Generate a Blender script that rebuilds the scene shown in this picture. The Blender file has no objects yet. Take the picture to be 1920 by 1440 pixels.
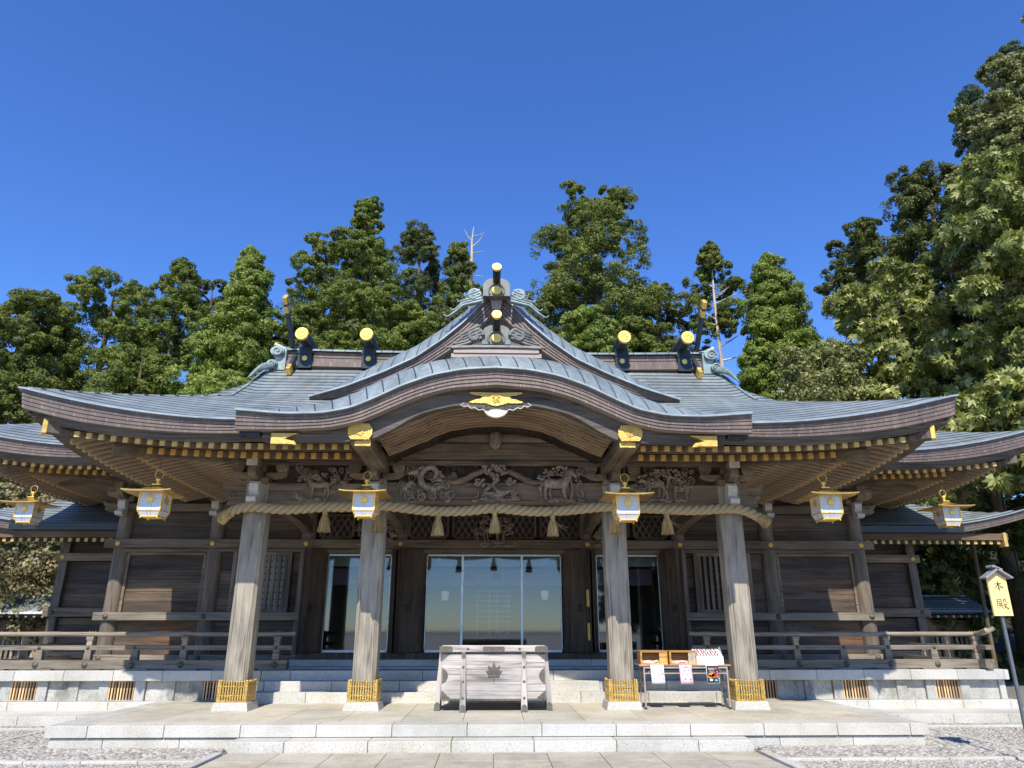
import bpy, math, random
import numpy as np
from mathutils import Vector, Matrix
random.seed(7); RNG = np.random.default_rng(11)
R = math.radians
SC = bpy.context.scene
COL = SC.collection

# ---------------------------------------------------------------- camera, sky, sun, exposure
cam_data = bpy.data.cameras.new("camera"); cam = bpy.data.objects.new("camera", cam_data); COL.objects.link(cam)
cam_data.sensor_width = 36.0; cam_data.lens = 1340.0 / 1920.0 * 36.0
cam_data.clip_start = 0.1; cam_data.clip_end = 2000
cam.location = (-0.03, 0.0, 1.60)
cam.rotation_euler = (R(90 + 18.87), 0, R(-1.5))
SC.camera = cam

SUN_EL, SUN_AZ = 46.5, 6.0          # sunlight travels along +Y, slightly towards +X
world = bpy.data.worlds.new("World"); SC.world = world; world.use_nodes = True
wn = world.node_tree.nodes; wl = world.node_tree.links
for n in list(wn): wn.remove(n)
sky = wn.new("ShaderNodeTexSky"); sky.sky_type = 'NISHITA'; sky.sun_disc = False
sky.sun_elevation = R(SUN_EL); sky.sun_rotation = R(180 + SUN_AZ)
sky.altitude = 800; sky.air_density = 1.0; sky.dust_density = 0.0; sky.ozone_density = 6.0
bg = wn.new("ShaderNodeBackground"); bg.inputs[1].default_value = 0.15
wo = wn.new("ShaderNodeOutputWorld")
hs = wn.new('ShaderNodeHueSaturation'); hs.inputs['Saturation'].default_value = 1.17; hs.inputs['Hue'].default_value = 0.512
wl.new(sky.outputs[0], hs.inputs['Color']); wl.new(hs.outputs[0], bg.inputs[0]); wl.new(bg.outputs[0], wo.inputs[0])

sun_d = bpy.data.lights.new("sun", 'SUN'); sun_d.energy = 3.9; sun_d.angle = R(0.5); sun_d.color = (1.0, 0.94, 0.84)
sun = bpy.data.objects.new("sun", sun_d); COL.objects.link(sun)
a, e = R(SUN_AZ), R(SUN_EL)
sun.rotation_euler = Vector((math.sin(a)*math.cos(e), math.cos(a)*math.cos(e), -math.sin(e))).to_track_quat('-Z', 'Y').to_euler()
sun.location = (-3, -20, 30)
SC.view_settings.view_transform = 'Standard'; SC.view_settings.look = 'None'
SC.view_settings.exposure = 0.75; SC.view_settings.gamma = 1.0
SC.render.resolution_x = 1024; SC.render.resolution_y = 768

# ---------------------------------------------------------------- mesh building helpers
class MB:
    def __init__(s): s.v = []; s.f = []; s.sm = []; s.uv = []; s.has_uv = False
    def add(s, vs, fs, smooth=False, uvs=None):
        o = len(s.v); s.v += [tuple(p) for p in vs]
        for k, f in enumerate(fs):
            s.f.append([i + o for i in f]); s.sm.append(smooth)
            if uvs is not None: s.has_uv = True; s.uv.append([uvs[i] for i in f])
            else: s.uv.append([(0, 0)] * len(f))
        return s
    def box(s, x0, x1, y0, y1, z0, z1):
        v = [(x0,y0,z0),(x1,y0,z0),(x1,y1,z0),(x0,y1,z0),(x0,y0,z1),(x1,y0,z1),(x1,y1,z1),(x0,y1,z1)]
        return s.add(v, [(0,3,2,1),(4,5,6,7),(0,1,5,4),(1,2,6,5),(2,3,7,6),(3,0,4,7)])
    def frustum(s, x0, x1, y0, y1, z0, X0, X1, Y0, Y1, z1):
        v = [(x0,y0,z0),(x1,y0,z0),(x1,y1,z0),(x0,y1,z0),(X0,Y0,z1),(X1,Y0,z1),(X1,Y1,z1),(X0,Y1,z1)]
        return s.add(v, [(0,3,2,1),(4,5,6,7),(0,1,5,4),(1,2,6,5),(2,3,7,6),(3,0,4,7)])
    def beam(s, p, q, w, h, up=(0,0,1)):
        p, q = Vector(p), Vector(q); d = (q - p).normalized(); u = Vector(up)
        sd = d.cross(u).normalized() * (w/2); u2 = sd.cross(d).normalized() * (h/2)
        v = []
        for c in (p, q): v += [c - sd - u2, c + sd - u2, c + sd + u2, c - sd + u2]
        return s.add(v, [(0,3,2,1),(4,5,6,7),(0,1,5,4),(1,2,6,5),(2,3,7,6),(3,0,4,7)])
    def prism(s, poly, d0, d1, axis='y', smooth=False):
        def m(a, b, d):
            return {'y': (a, d, b), 'x': (d, a, b), 'z': (a, b, d)}[axis]
        n = len(poly)
        v = [m(a, b, d0) for a, b in poly] + [m(a, b, d1) for a, b in poly]
        f = [list(range(n)), list(range(2*n-1, n-1, -1))]
        f += [(i, n+i, n+(i+1) % n, (i+1) % n) for i in range(n)]
        return s.add(v, f, smooth)
    def tube(s, pts, r, n=8, cap=True, flat=(1, 1)):
        pts = [Vector(p) for p in pts]; m = len(pts)
        rs = r if isinstance(r, (list, tuple)) else [r]*m
        vs = []; prev = None
        for i, p in enumerate(pts):
            t = (pts[min(i+1, m-1)] - pts[max(i-1, 0)])
            t = t.normalized() if t.length > 1e-9 else Vector((0,0,1))
            if prev is None:
                a_ = Vector((0,0,1)) if abs(t.z) < .9 else Vector((1,0,0))
                u = t.cross(a_).normalized()
            else:
                u = (prev - t * prev.dot(t))
                u = u.normalized() if u.length > 1e-6 else t.orthogonal().normalized()
            w = t.cross(u); prev = u
            for k in range(n):
                g = 2*math.pi*k/n
                vs.append(p + (u*math.cos(g)*flat[0] + w*math.sin(g)*flat[1]) * rs[i])
        fs = [(i*n+k, i*n+(k+1) % n, (i+1)*n+(k+1) % n, (i+1)*n+k) for i in range(m-1) for k in range(n)]
        s.add(vs, fs, True)
        if cap:
            s.add(vs[:n], [list(range(n))[::-1]]); s.add(vs[-n:], [list(range(n))])
        return s
    def lathe(s, prof, c, n=16, axis='z', smooth=True):
        vs = []
        for r_, h in prof:
            for k in range(n):
                g = 2*math.pi*k/n; a_, b_ = r_*math.cos(g), r_*math.sin(g)
                vs.append({'z': (c[0]+a_, c[1]+b_, c[2]+h), 'y': (c[0]+a_, c[1]+h, c[2]+b_), 'x': (c[0]+h, c[1]+a_, c[2]+b_)}[axis])
        fs = [(i*n+k, i*n+(k+1) % n, (i+1)*n+(k+1) % n, (i+1)*n+k) for i in range(len(prof)-1) for k in range(n)]
        s.add(vs, fs, smooth)
        s.add(vs[:n], [list(range(n))]); s.add(vs[-n:], [list(range(n))])
        return s
    def ball(s, c, r, nu=8, nv=6):
        r = (r, r, r) if not isinstance(r, (list, tuple)) else r
        vs = [(c[0]+r[0]*math.sin(math.pi*i/nv)*math.cos(2*math.pi*k/nu), c[1]+r[1]*math.sin(math.pi*i/nv)*math.sin(2*math.pi*k/nu), c[2]+r[2]*math.cos(math.pi*i/nv)) for i in range(nv+1) for k in range(nu)]
        fs = [(i*nu+k, i*nu+(k+1) % nu, (i+1)*nu+(k+1) % nu, (i+1)*nu+k) for i in range(nv) for k in range(nu)]
        return s.add(vs, fs, True)
    def rows(s, rows, smooth=True, uvs=None, close=False):
        n = len(rows[0]); vs = [p for r_ in rows for p in r_]
        uv = [q for r_ in uvs for q in r_] if uvs else None
        fs = [(i*n+k, i*n+k+1, (i+1)*n+k+1, (i+1)*n+k) for i in range(len(rows)-1) for k in range(n-1)]
        if close: fs += [(i*n+n-1, i*n, (i+1)*n, (i+1)*n+n-1) for i in range(len(rows)-1)]
        return s.add(vs, fs, smooth, uv)
    def disc(s, c, r, y0, y1, n=16):
        return s.prism([(c[0]+r*math.cos(2*math.pi*k/n), c[1]+r*math.sin(2*math.pi*k/n)) for k in range(n)], y0, y1, 'y')
    def build(s, name, mat, parent=None, bevel=0, origin=None, loc=None):
        o3 = np.array(origin if origin is not None else (world_loc(parent) if parent else (0, 0, 0)), float)
        me = bpy.data.meshes.new(name)
        V = np.array(s.v, float) - o3
        me.from_pydata(V.tolist(), [], s.f)
        me.polygons.foreach_set("use_smooth", s.sm)
        if s.has_uv:
            l = me.uv_layers.new(name="uv"); l.data.foreach_set("uv", [c for f in s.uv for q in f for c in q])
        me.materials.append(mat); me.update()
        ob = bpy.data.objects.new(name, me); COL.objects.link(ob)
        if parent:
            ob.parent = parent; ob.location = Vector(o3) - Vector(world_loc(parent))
        else: ob.location = o3
        if loc is not None: ob.location = loc
        if bevel:
            b = ob.modifiers.new("bevel", 'BEVEL'); b.width = bevel; b.segments = 2; b.limit_method = 'ANGLE'; b.angle_limit = R(40); b.harden_normals = False
        return ob
def build_sides(mb, name, mat, parent, bevel=0, cut=0.0):
    """one object for what stands left of the cut and one for what stands right of it"""
    out = []
    for side in (-1, 1):
        b = MB(); mp_ = {}
        for f, sm, uv in zip(mb.f, mb.sm, mb.uv):
            if (sum(mb.v[i][0] for i in f)/len(f) - cut)*side <= 0: continue
            g = []
            for i in f:
                if i not in mp_: mp_[i] = len(b.v); b.v.append(mb.v[i])
                g.append(mp_[i])
            b.f.append(g); b.sm.append(sm); b.uv.append(uv)
        b.has_uv = mb.has_uv
        if b.f: out.append(b.build(name, mat, parent, bevel))
    return out
def world_loc(o):
    p = Vector((0, 0, 0))
    while o: p = p + o.location; o = o.parent
    return p
def thing(name, label, cat, loc=(0, 0, 0), group=None):
    o = bpy.data.objects.new(name, None); COL.objects.link(o); o.location = loc; o.empty_display_size = .2
    o["label"] = label; o["category"] = cat
    if group: o["group"] = group
    return o
def tag(o, label, cat, group=None):
    o["label"] = label; o["category"] = cat
    if group: o["group"] = group
    return o
def structure(o): o["kind"] = "structure"; return o
def stuff(o): o["kind"] = "stuff"; return o
def copy_tree(o, parent=None, loc=None, rotz=None):
    c = o.copy(); COL.objects.link(c)
    if parent is not None: c.parent = parent
    if loc is not None: c.location = loc
    if rotz is not None: c.rotation_euler = (0, 0, rotz)
    for ch in list(o.children): copy_tree(ch, c)
    return c
def spiral(cx, cz, r, turns=1.6, a0=0, d=1, n=22, y=0):
    out = []
    for i in range(n+1):
        t = i/n; g = a0 + d*turns*2*math.pi*t; q = r*(1-t)**.8 + .004
        out.append((cx + q*math.cos(g), y, cz + q*math.sin(g)))
    return out
def lerp_tab(tab, x):
    xs = [p[0] for p in tab]; return float(np.interp(x, xs, [p[1] for p in tab]))
def smooth_tab(tab, n=160, k=7, passes=3):
    xs = np.linspace(tab[0][0], tab[-1][0], n); ys = np.interp(xs, [p[0] for p in tab], [p[1] for p in tab])
    for _ in range(passes):
        p = np.concatenate([ys[:1]*1 + 0*ys[:k//2], ys, ys[-1:]*1 + 0*ys[-(k//2):]]) if False else np.pad(ys, k//2, mode='reflect', reflect_type='odd')
        ys = np.convolve(p, np.ones(k)/k, mode='valid')
    return list(zip(xs.tolist(), ys.tolist()))

# ---------------------------------------------------------------- materials
def new_mat(name):
    m = bpy.data.materials.new(name); m.use_nodes = True
    nt = m.node_tree; b = nt.nodes["Principled BSDF"]
    return m, nt, nt.nodes, nt.links, b
def mapping(nt, scale, coord='Object', rot=(0, 0, 0)):
    tc = nt.nodes.new("ShaderNodeTexCoord"); mp = nt.nodes.new("ShaderNodeMapping")
    mp.inputs['Scale'].default_value = scale; mp.inputs['Rotation'].default_value = rot
    nt.links.new(tc.outputs[coord], mp.inputs[0]); return mp
def noise(nt, vec, scale, detail=5, rough=.55, dist=0):
    n = nt.nodes.new("ShaderNodeTexNoise"); n.inputs['Scale'].default_value = scale; n.inputs['Detail'].default_value = detail
    n.inputs['Roughness'].default_value = rough; n.inputs['Distortion'].default_value = dist
    if vec is not None: nt.links.new(vec.outputs[0], n.inputs['Vector'])
    return n
def ramp(nt, src, stops, out=0):
    r_ = nt.nodes.new("ShaderNodeValToRGB"); cr = r_.color_ramp
    while len(cr.elements) < len(stops): cr.elements.new(.5)
    for el, (p, c) in zip(cr.elements, stops):
        el.position = p; el.color = (*c, 1) if len(c) == 3 else c
    nt.links.new(src, r_.inputs[0]); return r_
def mix(nt, fac, a_, b_, mode='MIX'):
    m = nt.nodes.new("ShaderNodeMix"); m.data_type = 'RGBA'; m.blend_type = mode
    if isinstance(fac, (int, float)): m.inputs[0].default_value = fac
    else: nt.links.new(fac, m.inputs[0])
    for sock, val in ((m.inputs[6], a_), (m.inputs[7], b_)):
        if isinstance(val, tuple): sock.default_value = (*val, 1) if len(val) == 3 else val
        else: nt.links.new(val, sock)
    return m.outputs[2]
def mathn(nt, op, a_, b_=None):
    m = nt.nodes.new("ShaderNodeMath"); m.operation = op
    for i, val in enumerate((a_, b_)):
        if val is None: continue
        if isinstance(val, (int, float)): m.inputs[i].default_value = val
        else: nt.links.new(val, m.inputs[i])
    return m.outputs[0]
def bump(nt, height, strength, dist=.01, bsdf=None):
    b = nt.nodes.new("ShaderNodeBump"); b.inputs['Strength'].default_value = strength; b.inputs['Distance'].default_value = dist
    nt.links.new(height, b.inputs['Height'])
    if bsdf: nt.links.new(b.outputs[0], bsdf.inputs['Normal'])
    return b
def island(nt): return nt.nodes.new("ShaderNodeNewGeometry").outputs['Random Per Island']
def scl(c, k): return tuple(min(1, v*k) for v in c)

def wood(name, c, axis='x', var=.45, rough=.75, red=None, grain=1.0):
    m, nt, N, L, b = new_mat(name)
    s_ = {'x': (.5, 14, 14), 'y': (14, .5, 14), 'z': (14, 14, .5)}[axis]
    mp = mapping(nt, s_)
    n1 = noise(nt, mp, 1.6, 7, .65, .6)
    mp2 = mapping(nt, {'x': (.5, 1.6, 1.6), 'y': (1.6, .5, 1.6), 'z': (1.6, 1.6, .5)}[axis])
    n2 = noise(nt, mp2, 1.7, 4, .6)
    g = ramp(nt, n1.outputs[0], [(.25, scl(c, 1-var)), (.5, c), (.72, scl(c, 1+var*.75))])
    big = ramp(nt, n2.outputs[0], [(.3, (.58, .57, .57)), (.62, (1.12, 1.08, 1.04))])
    col = mix(nt, grain, g.outputs[0], big.outputs[0], 'MULTIPLY')
    isl = ramp(nt, island(nt), [(0, (.60, .60, .62)), (.5, (1, 1, 1)), (1, (1.40, 1.30, 1.18))])
    col = mix(nt, 1.0, col, isl.outputs[0], 'MULTIPLY')
    if red:
        mp3 = mapping(nt, (.35, 1, .9)); n3 = noise(nt, mp3, 1.1, 3)
        f = ramp(nt, n3.outputs[0], [(.5, (0, 0, 0)), (.66, (1, 1, 1))])
        col = mix(nt, f.outputs[0], col, mix(nt, 1.0, col, (1.25, .92, .70), 'MULTIPLY'))
    mpc = mapping(nt, {'x': (.10, 4.5, 4.5), 'y': (4.5, .10, 4.5), 'z': (4.5, 4.5, .10)}[axis]); nc = noise(nt, mpc, 2.2, 3, .5, .2)
    ck = ramp(nt, nc.outputs[0], [(.478, (1, 1, 1)), (.499, (.38, .36, .34)), (.506, (.42, .40, .38)), (.524, (1, 1, 1))])
    col = mix(nt, .8, col, ck.outputs[0], 'MULTIPLY')
    L.new(col, b.inputs['Base Color']); b.inputs['Roughness'].default_value = rough
    b.inputs['Specular IOR Level'].default_value = .25
    bump(nt, n1.outputs[0], .5, .006, b)
    return m
def plain(name, c, rough=.5, metal=0, var=.12, scale=6, spec=.5):
    m, nt, N, L, b = new_mat(name)
    n1 = noise(nt, mapping(nt, (1, 1, 1)), scale, 5, .6)
    g = ramp(nt, n1.outputs[0], [(.3, scl(c, 1-var)), (.7, scl(c, 1+var))])
    L.new(g.outputs[0], b.inputs['Base Color']); b.inputs['Roughness'].default_value = rough; b.inputs['Metallic'].default_value = metal
    b.inputs['Specular IOR Level'].default_value = spec
    rr = ramp(nt, n1.outputs[0], [(.3, (max(0, rough-.08),)*3), (.7, (min(1, rough+.1),)*3)])
    L.new(rr.outputs[0], b.inputs['Roughness'])
    return m
def gold_mat(name, c, rough, metal, bumpy=0, scale=60):
    m = plain(name, c, rough, metal, .15, 8)
    nt = m.node_tree
    if bumpy:
        n = noise(nt, mapping(nt, (1, 1, 1)), scale, 3)
        bump(nt, n.outputs[0], bumpy, .01, nt.nodes["Principled BSDF"])
    return m
def granite(name, c, stain=0.0, block=True):
    m, nt, N, L, b = new_mat(name)
    mp = mapping(nt, (1, 1, 1))
    n1 = noise(nt, mp, 55, 3, .7); n2 = noise(nt, mp, 130, 2, .5); n3 = noise(nt, mp, 1.1, 5, .65)
    sp = ramp(nt, n1.outputs[0], [(.33, scl(c, .42)), (.43, scl(c, .95)), (.6, c), (.72, scl(c, 1.18))])
    sp2 = ramp(nt, n2.outputs[0], [(.33, (.55, .55, .55)), (.42, (1, 1, 1))])
    col = mix(nt, .8, sp.outputs[0], sp2.outputs[0], 'MULTIPLY')
    if block:
        isl = ramp(nt, island(nt), [(0, (.86, .87, .86)), (.5, (1, .99, .96)), (1, (1.08, 1.05, .98))])
        col = mix(nt, 1, col, isl.outputs[0], 'MULTIPLY')
    st = ramp(nt, n3.outputs[0], [(.36, (.80, .80, .74)), (.58, (1, 1, 1))])
    col = mix(nt, 1, col, st.outputs[0], 'MULTIPLY')
    if stain:
        n4 = noise(nt, mapping(nt, (1, 1, .55)), 1.6, 7, .75)
        f = ramp(nt, n4.outputs[0], [(.47, (0, 0, 0)), (.62, (1, 1, 1))])
        col = mix(nt, mathn(nt, 'MULTIPLY', f.outputs[0], stain), col, (.14, .14, .12))
    L.new(col, b.inputs['Base Color']); b.inputs['Roughness'].default_value = .8; b.inputs['Specular IOR Level'].default_value = .3
    bump(nt, n1.outputs[0], .25, .004, b)
    return m
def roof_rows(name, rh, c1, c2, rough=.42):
    """copper sheet laid in horizontal courses with the shadow of each lap painted in as a dark line"""
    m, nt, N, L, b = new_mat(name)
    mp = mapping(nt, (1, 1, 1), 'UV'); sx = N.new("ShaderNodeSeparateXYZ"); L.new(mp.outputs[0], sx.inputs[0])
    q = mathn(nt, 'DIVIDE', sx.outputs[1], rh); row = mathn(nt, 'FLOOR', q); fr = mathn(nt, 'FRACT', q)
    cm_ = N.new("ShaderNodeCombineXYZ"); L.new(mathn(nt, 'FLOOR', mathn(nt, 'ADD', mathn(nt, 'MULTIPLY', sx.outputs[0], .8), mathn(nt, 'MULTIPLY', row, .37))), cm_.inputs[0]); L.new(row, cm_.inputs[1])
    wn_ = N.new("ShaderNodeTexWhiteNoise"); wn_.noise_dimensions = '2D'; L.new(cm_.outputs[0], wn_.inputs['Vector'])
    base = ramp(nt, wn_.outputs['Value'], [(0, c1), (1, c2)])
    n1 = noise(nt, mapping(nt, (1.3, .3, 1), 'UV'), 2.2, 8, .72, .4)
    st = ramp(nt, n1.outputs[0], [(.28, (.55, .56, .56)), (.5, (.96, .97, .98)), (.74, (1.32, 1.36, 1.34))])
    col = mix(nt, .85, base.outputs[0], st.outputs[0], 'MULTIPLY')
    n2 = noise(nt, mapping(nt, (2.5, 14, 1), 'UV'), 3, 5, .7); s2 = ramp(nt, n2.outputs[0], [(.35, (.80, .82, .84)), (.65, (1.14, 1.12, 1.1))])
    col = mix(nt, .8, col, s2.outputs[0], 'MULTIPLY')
    ln = ramp(nt, fr, [(0, (.16, .19, .20)), (.24, (.2, .23, .24)), (.34, (1, 1, 1)), (.95, (1.1, 1.1, 1.1))])  # step shadow at each lap painted into the colour as a dark band
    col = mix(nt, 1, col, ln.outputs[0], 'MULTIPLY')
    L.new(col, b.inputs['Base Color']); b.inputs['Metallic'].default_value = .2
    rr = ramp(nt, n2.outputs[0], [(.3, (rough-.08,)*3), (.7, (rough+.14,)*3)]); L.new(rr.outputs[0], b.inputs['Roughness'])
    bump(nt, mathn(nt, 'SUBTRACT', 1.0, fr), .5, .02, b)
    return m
def roof_copper(name, bw, rh, c1, c2, mortar, streak=.8, rough=.42, lap=.8, msize=.008):
    m, nt, N, L, b = new_mat(name)
    mp = mapping(nt, (1, 1, 1), 'UV')
    br = N.new("ShaderNodeTexBrick"); br.inputs['Scale'].default_value = 1; br.inputs['Brick Width'].default_value = bw
    br.inputs['Row Height'].default_value = rh; br.inputs['Mortar Size'].default_value = msize; br.inputs['Mortar Smooth'].default_value = .1
    br.inputs['Bias'].default_value = 0; br.inputs['Color1'].default_value = (*c1, 1); br.inputs['Color2'].default_value = (*c2, 1); br.inputs['Mortar'].default_value = (*mortar, 1)
    L.new(mp.outputs[0], br.inputs[0])
    n1 = noise(nt, mapping(nt, (1.2, .35, 1), 'UV'), 2.2, 8, .72, .4)
    st = ramp(nt, n1.outputs[0], [(.28, (.52, .53, .53)), (.5, (.95, .96, .97)), (.74, (1.35, 1.4, 1.38))])
    col = mix(nt, streak, br.outputs[0], st.outputs[0], 'MULTIPLY')
    n2 = noise(nt, mapping(nt, (1, 1, 1), 'UV'), 9, 5, .7)
    s2 = ramp(nt, n2.outputs[0], [(.35, (.8, .82, .84)), (.65, (1.12, 1.1, 1.08))])
    col = mix(nt, .7, col, s2.outputs[0], 'MULTIPLY')
    L.new(col, b.inputs['Base Color']); b.inputs['Metallic'].default_value = .25
    rr = ramp(nt, n2.outputs[0], [(.3, (rough-.08,)*3), (.7, (rough+.14,)*3)]); L.new(rr.outputs[0], b.inputs['Roughness'])
    sx = N.new("ShaderNodeSeparateXYZ"); L.new(mp.outputs[0], sx.inputs[0])
    fr = mathn(nt, 'FRACT', mathn(nt, 'DIVIDE', sx.outputs[1], rh))
    h = mathn(nt, 'SUBTRACT', 1.0, fr)
    h = mathn(nt, 'SUBTRACT', h, br.outputs['Fac'])
    bump(nt, h, lap, .02, b)
    return m

M = {}
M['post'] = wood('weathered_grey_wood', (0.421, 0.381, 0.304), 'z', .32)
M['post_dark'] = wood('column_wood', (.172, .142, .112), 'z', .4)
M['rail'] = wood('rail_wood', (0.265, 0.233, 0.180), 'x', .3)
M['raily'] = wood('rail_wood_side', (0.265, 0.233, 0.180), 'y', .3)
M['plank'] = wood('wall_plank', (.105, .082, .062), 'x', .55, red=(.15, .075, .045))
M['beam'] = wood('beam_wood', (0.201, 0.156, 0.110), 'x', .45)
M['beamy'] = wood('beam_wood_side', (0.216, 0.173, 0.123), 'y', .4)
M['eave'] = wood('eave_wood', (0.147, 0.104, 0.070), 'x', .3)
M['raft'] = wood('rafter_wood', (0.353, 0.267, 0.180), 'y', .25)
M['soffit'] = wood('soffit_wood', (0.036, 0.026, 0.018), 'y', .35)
M['arch'] = wood('arch_wood', (0.245, 0.173, 0.106), 'x', .35)
M['barge'] = wood('barge_wood', (0.118, 0.104, 0.088), 'x', .4)
M['carve'] = plain('carved_wood', (.255, .20, .148), .7, 0, .5, 14, .25)
M['carve_back'] = plain('carved_backing', (.085, .06, .047), .85, 0, .35, 5, .2)
M['pale'] = plain('pale_end_grain', (.55, .52, .47), .8, 0, .15, 8, .2)
M['door'] = wood('door_wood', (0.113, 0.081, 0.058), 'z', .28)
M['fascia'] = None
m, nt, N, L, b = new_mat('copper_fascia'); M['fascia'] = m
n1 = noise(nt, mapping(nt, (5, 5, .6)), 2.0, 6, .65); n2 = noise(nt, mapping(nt, (1, 1, 1)), .9, 4)
g = ramp(nt, n1.outputs[0], [(.3, (.112, .081, .064)), (.55, (.155, .115, .092)), (.75, (.205, .16, .132))])
s2 = ramp(nt, n2.outputs[0], [(.35, (.8, .8, .82)), (.65, (1.1, 1.08, 1.05))])
tcx = N.new("ShaderNodeTexCoord"); sx = N.new("ShaderNodeSeparateXYZ"); L.new(tcx.outputs['UV'], sx.inputs[0])
jt = mathn(nt, 'LESS_THAN', mathn(nt, 'FRACT', mathn(nt, 'ADD', mathn(nt, 'MULTIPLY', sx.outputs[0], 1.9), mathn(nt, 'MULTIPLY', mathn(nt, 'FLOOR', sx.outputs[1]), .37))), .018)
colf = mix(nt, 1, g.outputs[0], s2.outputs[0], 'MULTIPLY')
colf = mix(nt, mathn(nt, 'MULTIPLY', jt, .55), colf, (.42, .34, .30))
L.new(colf, b.inputs['Base Color']); b.inputs['Roughness'].default_value = .5; b.inputs['Metallic'].default_value = .15
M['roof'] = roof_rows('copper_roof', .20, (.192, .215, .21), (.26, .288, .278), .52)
M['cap'] = roof_copper('copper_cap', .27, .9, (.185, .222, .222), (.25, .287, .284), (.04, .05, .055), .95, .46, .15, .012)
M['patina'] = plain('patina_copper', (.22, .28, .275), .5, .2, .35, 7)
M['patina_dark'] = plain('dark_patina_copper', (.135, .14, .13), .5, .2, .35, 7)
M['lip'] = plain('roof_lip', (.27, .32, .34), .45, .2, .2, 5)
M['black'] = plain('blackened_copper', (.018, .024, .026), .35, .3, .3, 5)
M['logside'] = plain('dark_copper_log', (.05, .07, .08), .35, .4, .4, 4)
M['gold'] = gold_mat('gold_leaf', (.84, .56, .14), .50, .75, .2, 25)
M['goldplate'] = gold_mat('gold_fitting', (.58, .375, .10), .36, .8, .9, 70)
M['goldtip'] = gold_mat('gold_rafter_cap', (.52, .36, .115), .6, .12, .4, 90)
M['gilt'] = gold_mat('dull_gilt_sheet', (.62, .40, .11), .33, .85)
M['goldtip2'] = gold_mat('gold_rafter_cap_deep', (.56, .335, .075), .55, .2, .4, 90)
M['bronze'] = plain('aged_bronze', (.12, .105, .08), .55, .3, .35, 20)
M['plate'] = plain('dull_metal_plate', (.125, .113, .09), .6, .25, .25, 14)
M['granite'] = granite('granite_block', (.55, .535, .50))
M['granite_stain'] = granite('granite_stained', (.47, .465, .44), .85)
M['paving'] = granite('granite_paving', (.56, .52, .435), .18)
M['path'] = granite('path_paving', (.49, .455, .375), .35)
M['straw'] = None
m, nt, N, L, b = new_mat('straw_rope'); M['straw'] = m
n1 = noise(nt, mapping(nt, (20, 20, 20)), 4, 5, .7); g = ramp(nt, n1.outputs[0], [(.3, (.30, .215, .10)), (.7, (.52, .41, .23))])
L.new(g.outputs[0], b.inputs['Base Color']); b.inputs['Roughness'].default_value = .9; bump(nt, n1.outputs[0], .6, .01, b)
M['tassel'] = wood('straw_tassel', (.42, .31, .14), 'z', .4, .9)
M['boxwood'] = wood('pale_box_wood', (.58, .55, .515), 'x', .34)
M['boxpost'] = wood('pale_box_post', (.50, .46, .43), 'z', .22)
M['honey'] = wood('honey_wood', (.60, .33, .10), 'x', .2, .5)
M['honey_in'] = wood('honey_wood_inside', (.62, .40, .19), 'x', .15, .6)
M['tabletop'] = wood('table_board', (.45, .30, .18), 'x', .2, .5)
M['tleg'] = plain('beige_painted_steel', (.42, .33, .25), .45, .2, .15, 12)
M['white'] = plain('white_paper', (.82, .80, .78), .7, 0, .04, 5, .3)
M['pinkp'] = plain('pink_paper', (.84, .50, .58), .7, 0, .08, 8, .3)
M['redp'] = plain('dark_red_ink', (.22, .03, .04), .7, 0, .2, 9, .3)
M['inkblue'] = plain('grey_blue_ink', (.20, .22, .34), .7, 0, .2, 9, .3)
M['orange'] = plain('orange_ink', (.82, .33, .05), .7, 0, .2, 9, .3)
M['red'] = plain('red_ink', (.65, .05, .06), .7, 0, .2, 9, .3)
M['cyan'] = plain('blue_ink', (.10, .42, .75), .7, 0, .2, 9, .3)
M['charcoal'] = plain('charcoal_print', (.035, .03, .035), .6, 0, .2, 9, .3)
M['alu'] = plain('aluminium_frame', (.48, .55, .58), .35, .5, .08, 6)
M['signwood'] = plain('yellow_sign_board', (.84, .63, .26), .55, 0, .06, 4, .3)
M['signroof'] = plain('grey_sign_roof', (.26, .25, .27), .55, .1, .2, 12)
M['pole'] = plain('grey_steel_pole', (.14, .16, .17), .4, .4, .15, 9)
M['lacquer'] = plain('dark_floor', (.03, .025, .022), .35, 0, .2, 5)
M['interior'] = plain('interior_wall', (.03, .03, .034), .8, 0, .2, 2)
M['valance'] = plain('purple_valance', (.30, .22, .32), .8, 0, .1, 2)
M['blind'] = plain('pale_blind', (.35, .38, .34), .8, 0, .25, 14)
M['maroon'] = plain('maroon_tassel', (.20, .02, .02), .8, 0, .2, 9)
M['blueglass'] = plain('pale_blue_backing', (.42, .52, .58), .4, 0, .08, 3)
M['bark'] = wood('tree_bark', (0.147, 0.114, 0.075), 'z', .5, .9)
M['palebark'] = wood('pale_bark', (0.470, 0.426, 0.334), 'z', .3, .9)
M['soil'] = plain('dark_soil', (.045, .04, .03), .95, 0, .4, 1.5, .1)  # one even dark colour for the hill soil and vent backing

m, nt, N, L, b = new_mat('lantern_pane'); M['pane'] = m
b.inputs['Base Color'].default_value = (.80, .82, .86, 1); b.inputs['Roughness'].default_value = .12; b.inputs['Specular IOR Level'].default_value = .6
n1 = noise(nt, mapping(nt, (1, 1, 1)), 5, 3); g = ramp(nt, n1.outputs[0], [(.3, (.52, .56, .62)), (.7, (.60, .63, .68))]); L.new(g.outputs[0], b.inputs['Base Color'])
m, nt, N, L, b = new_mat('lit_shade'); M['litshade'] = m
b.inputs['Base Color'].default_value = (.30, .30, .28, 1); b.inputs['Emission Color'].default_value = (1, .96, .88, 1); b.inputs['Emission Strength'].default_value = .07

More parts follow.
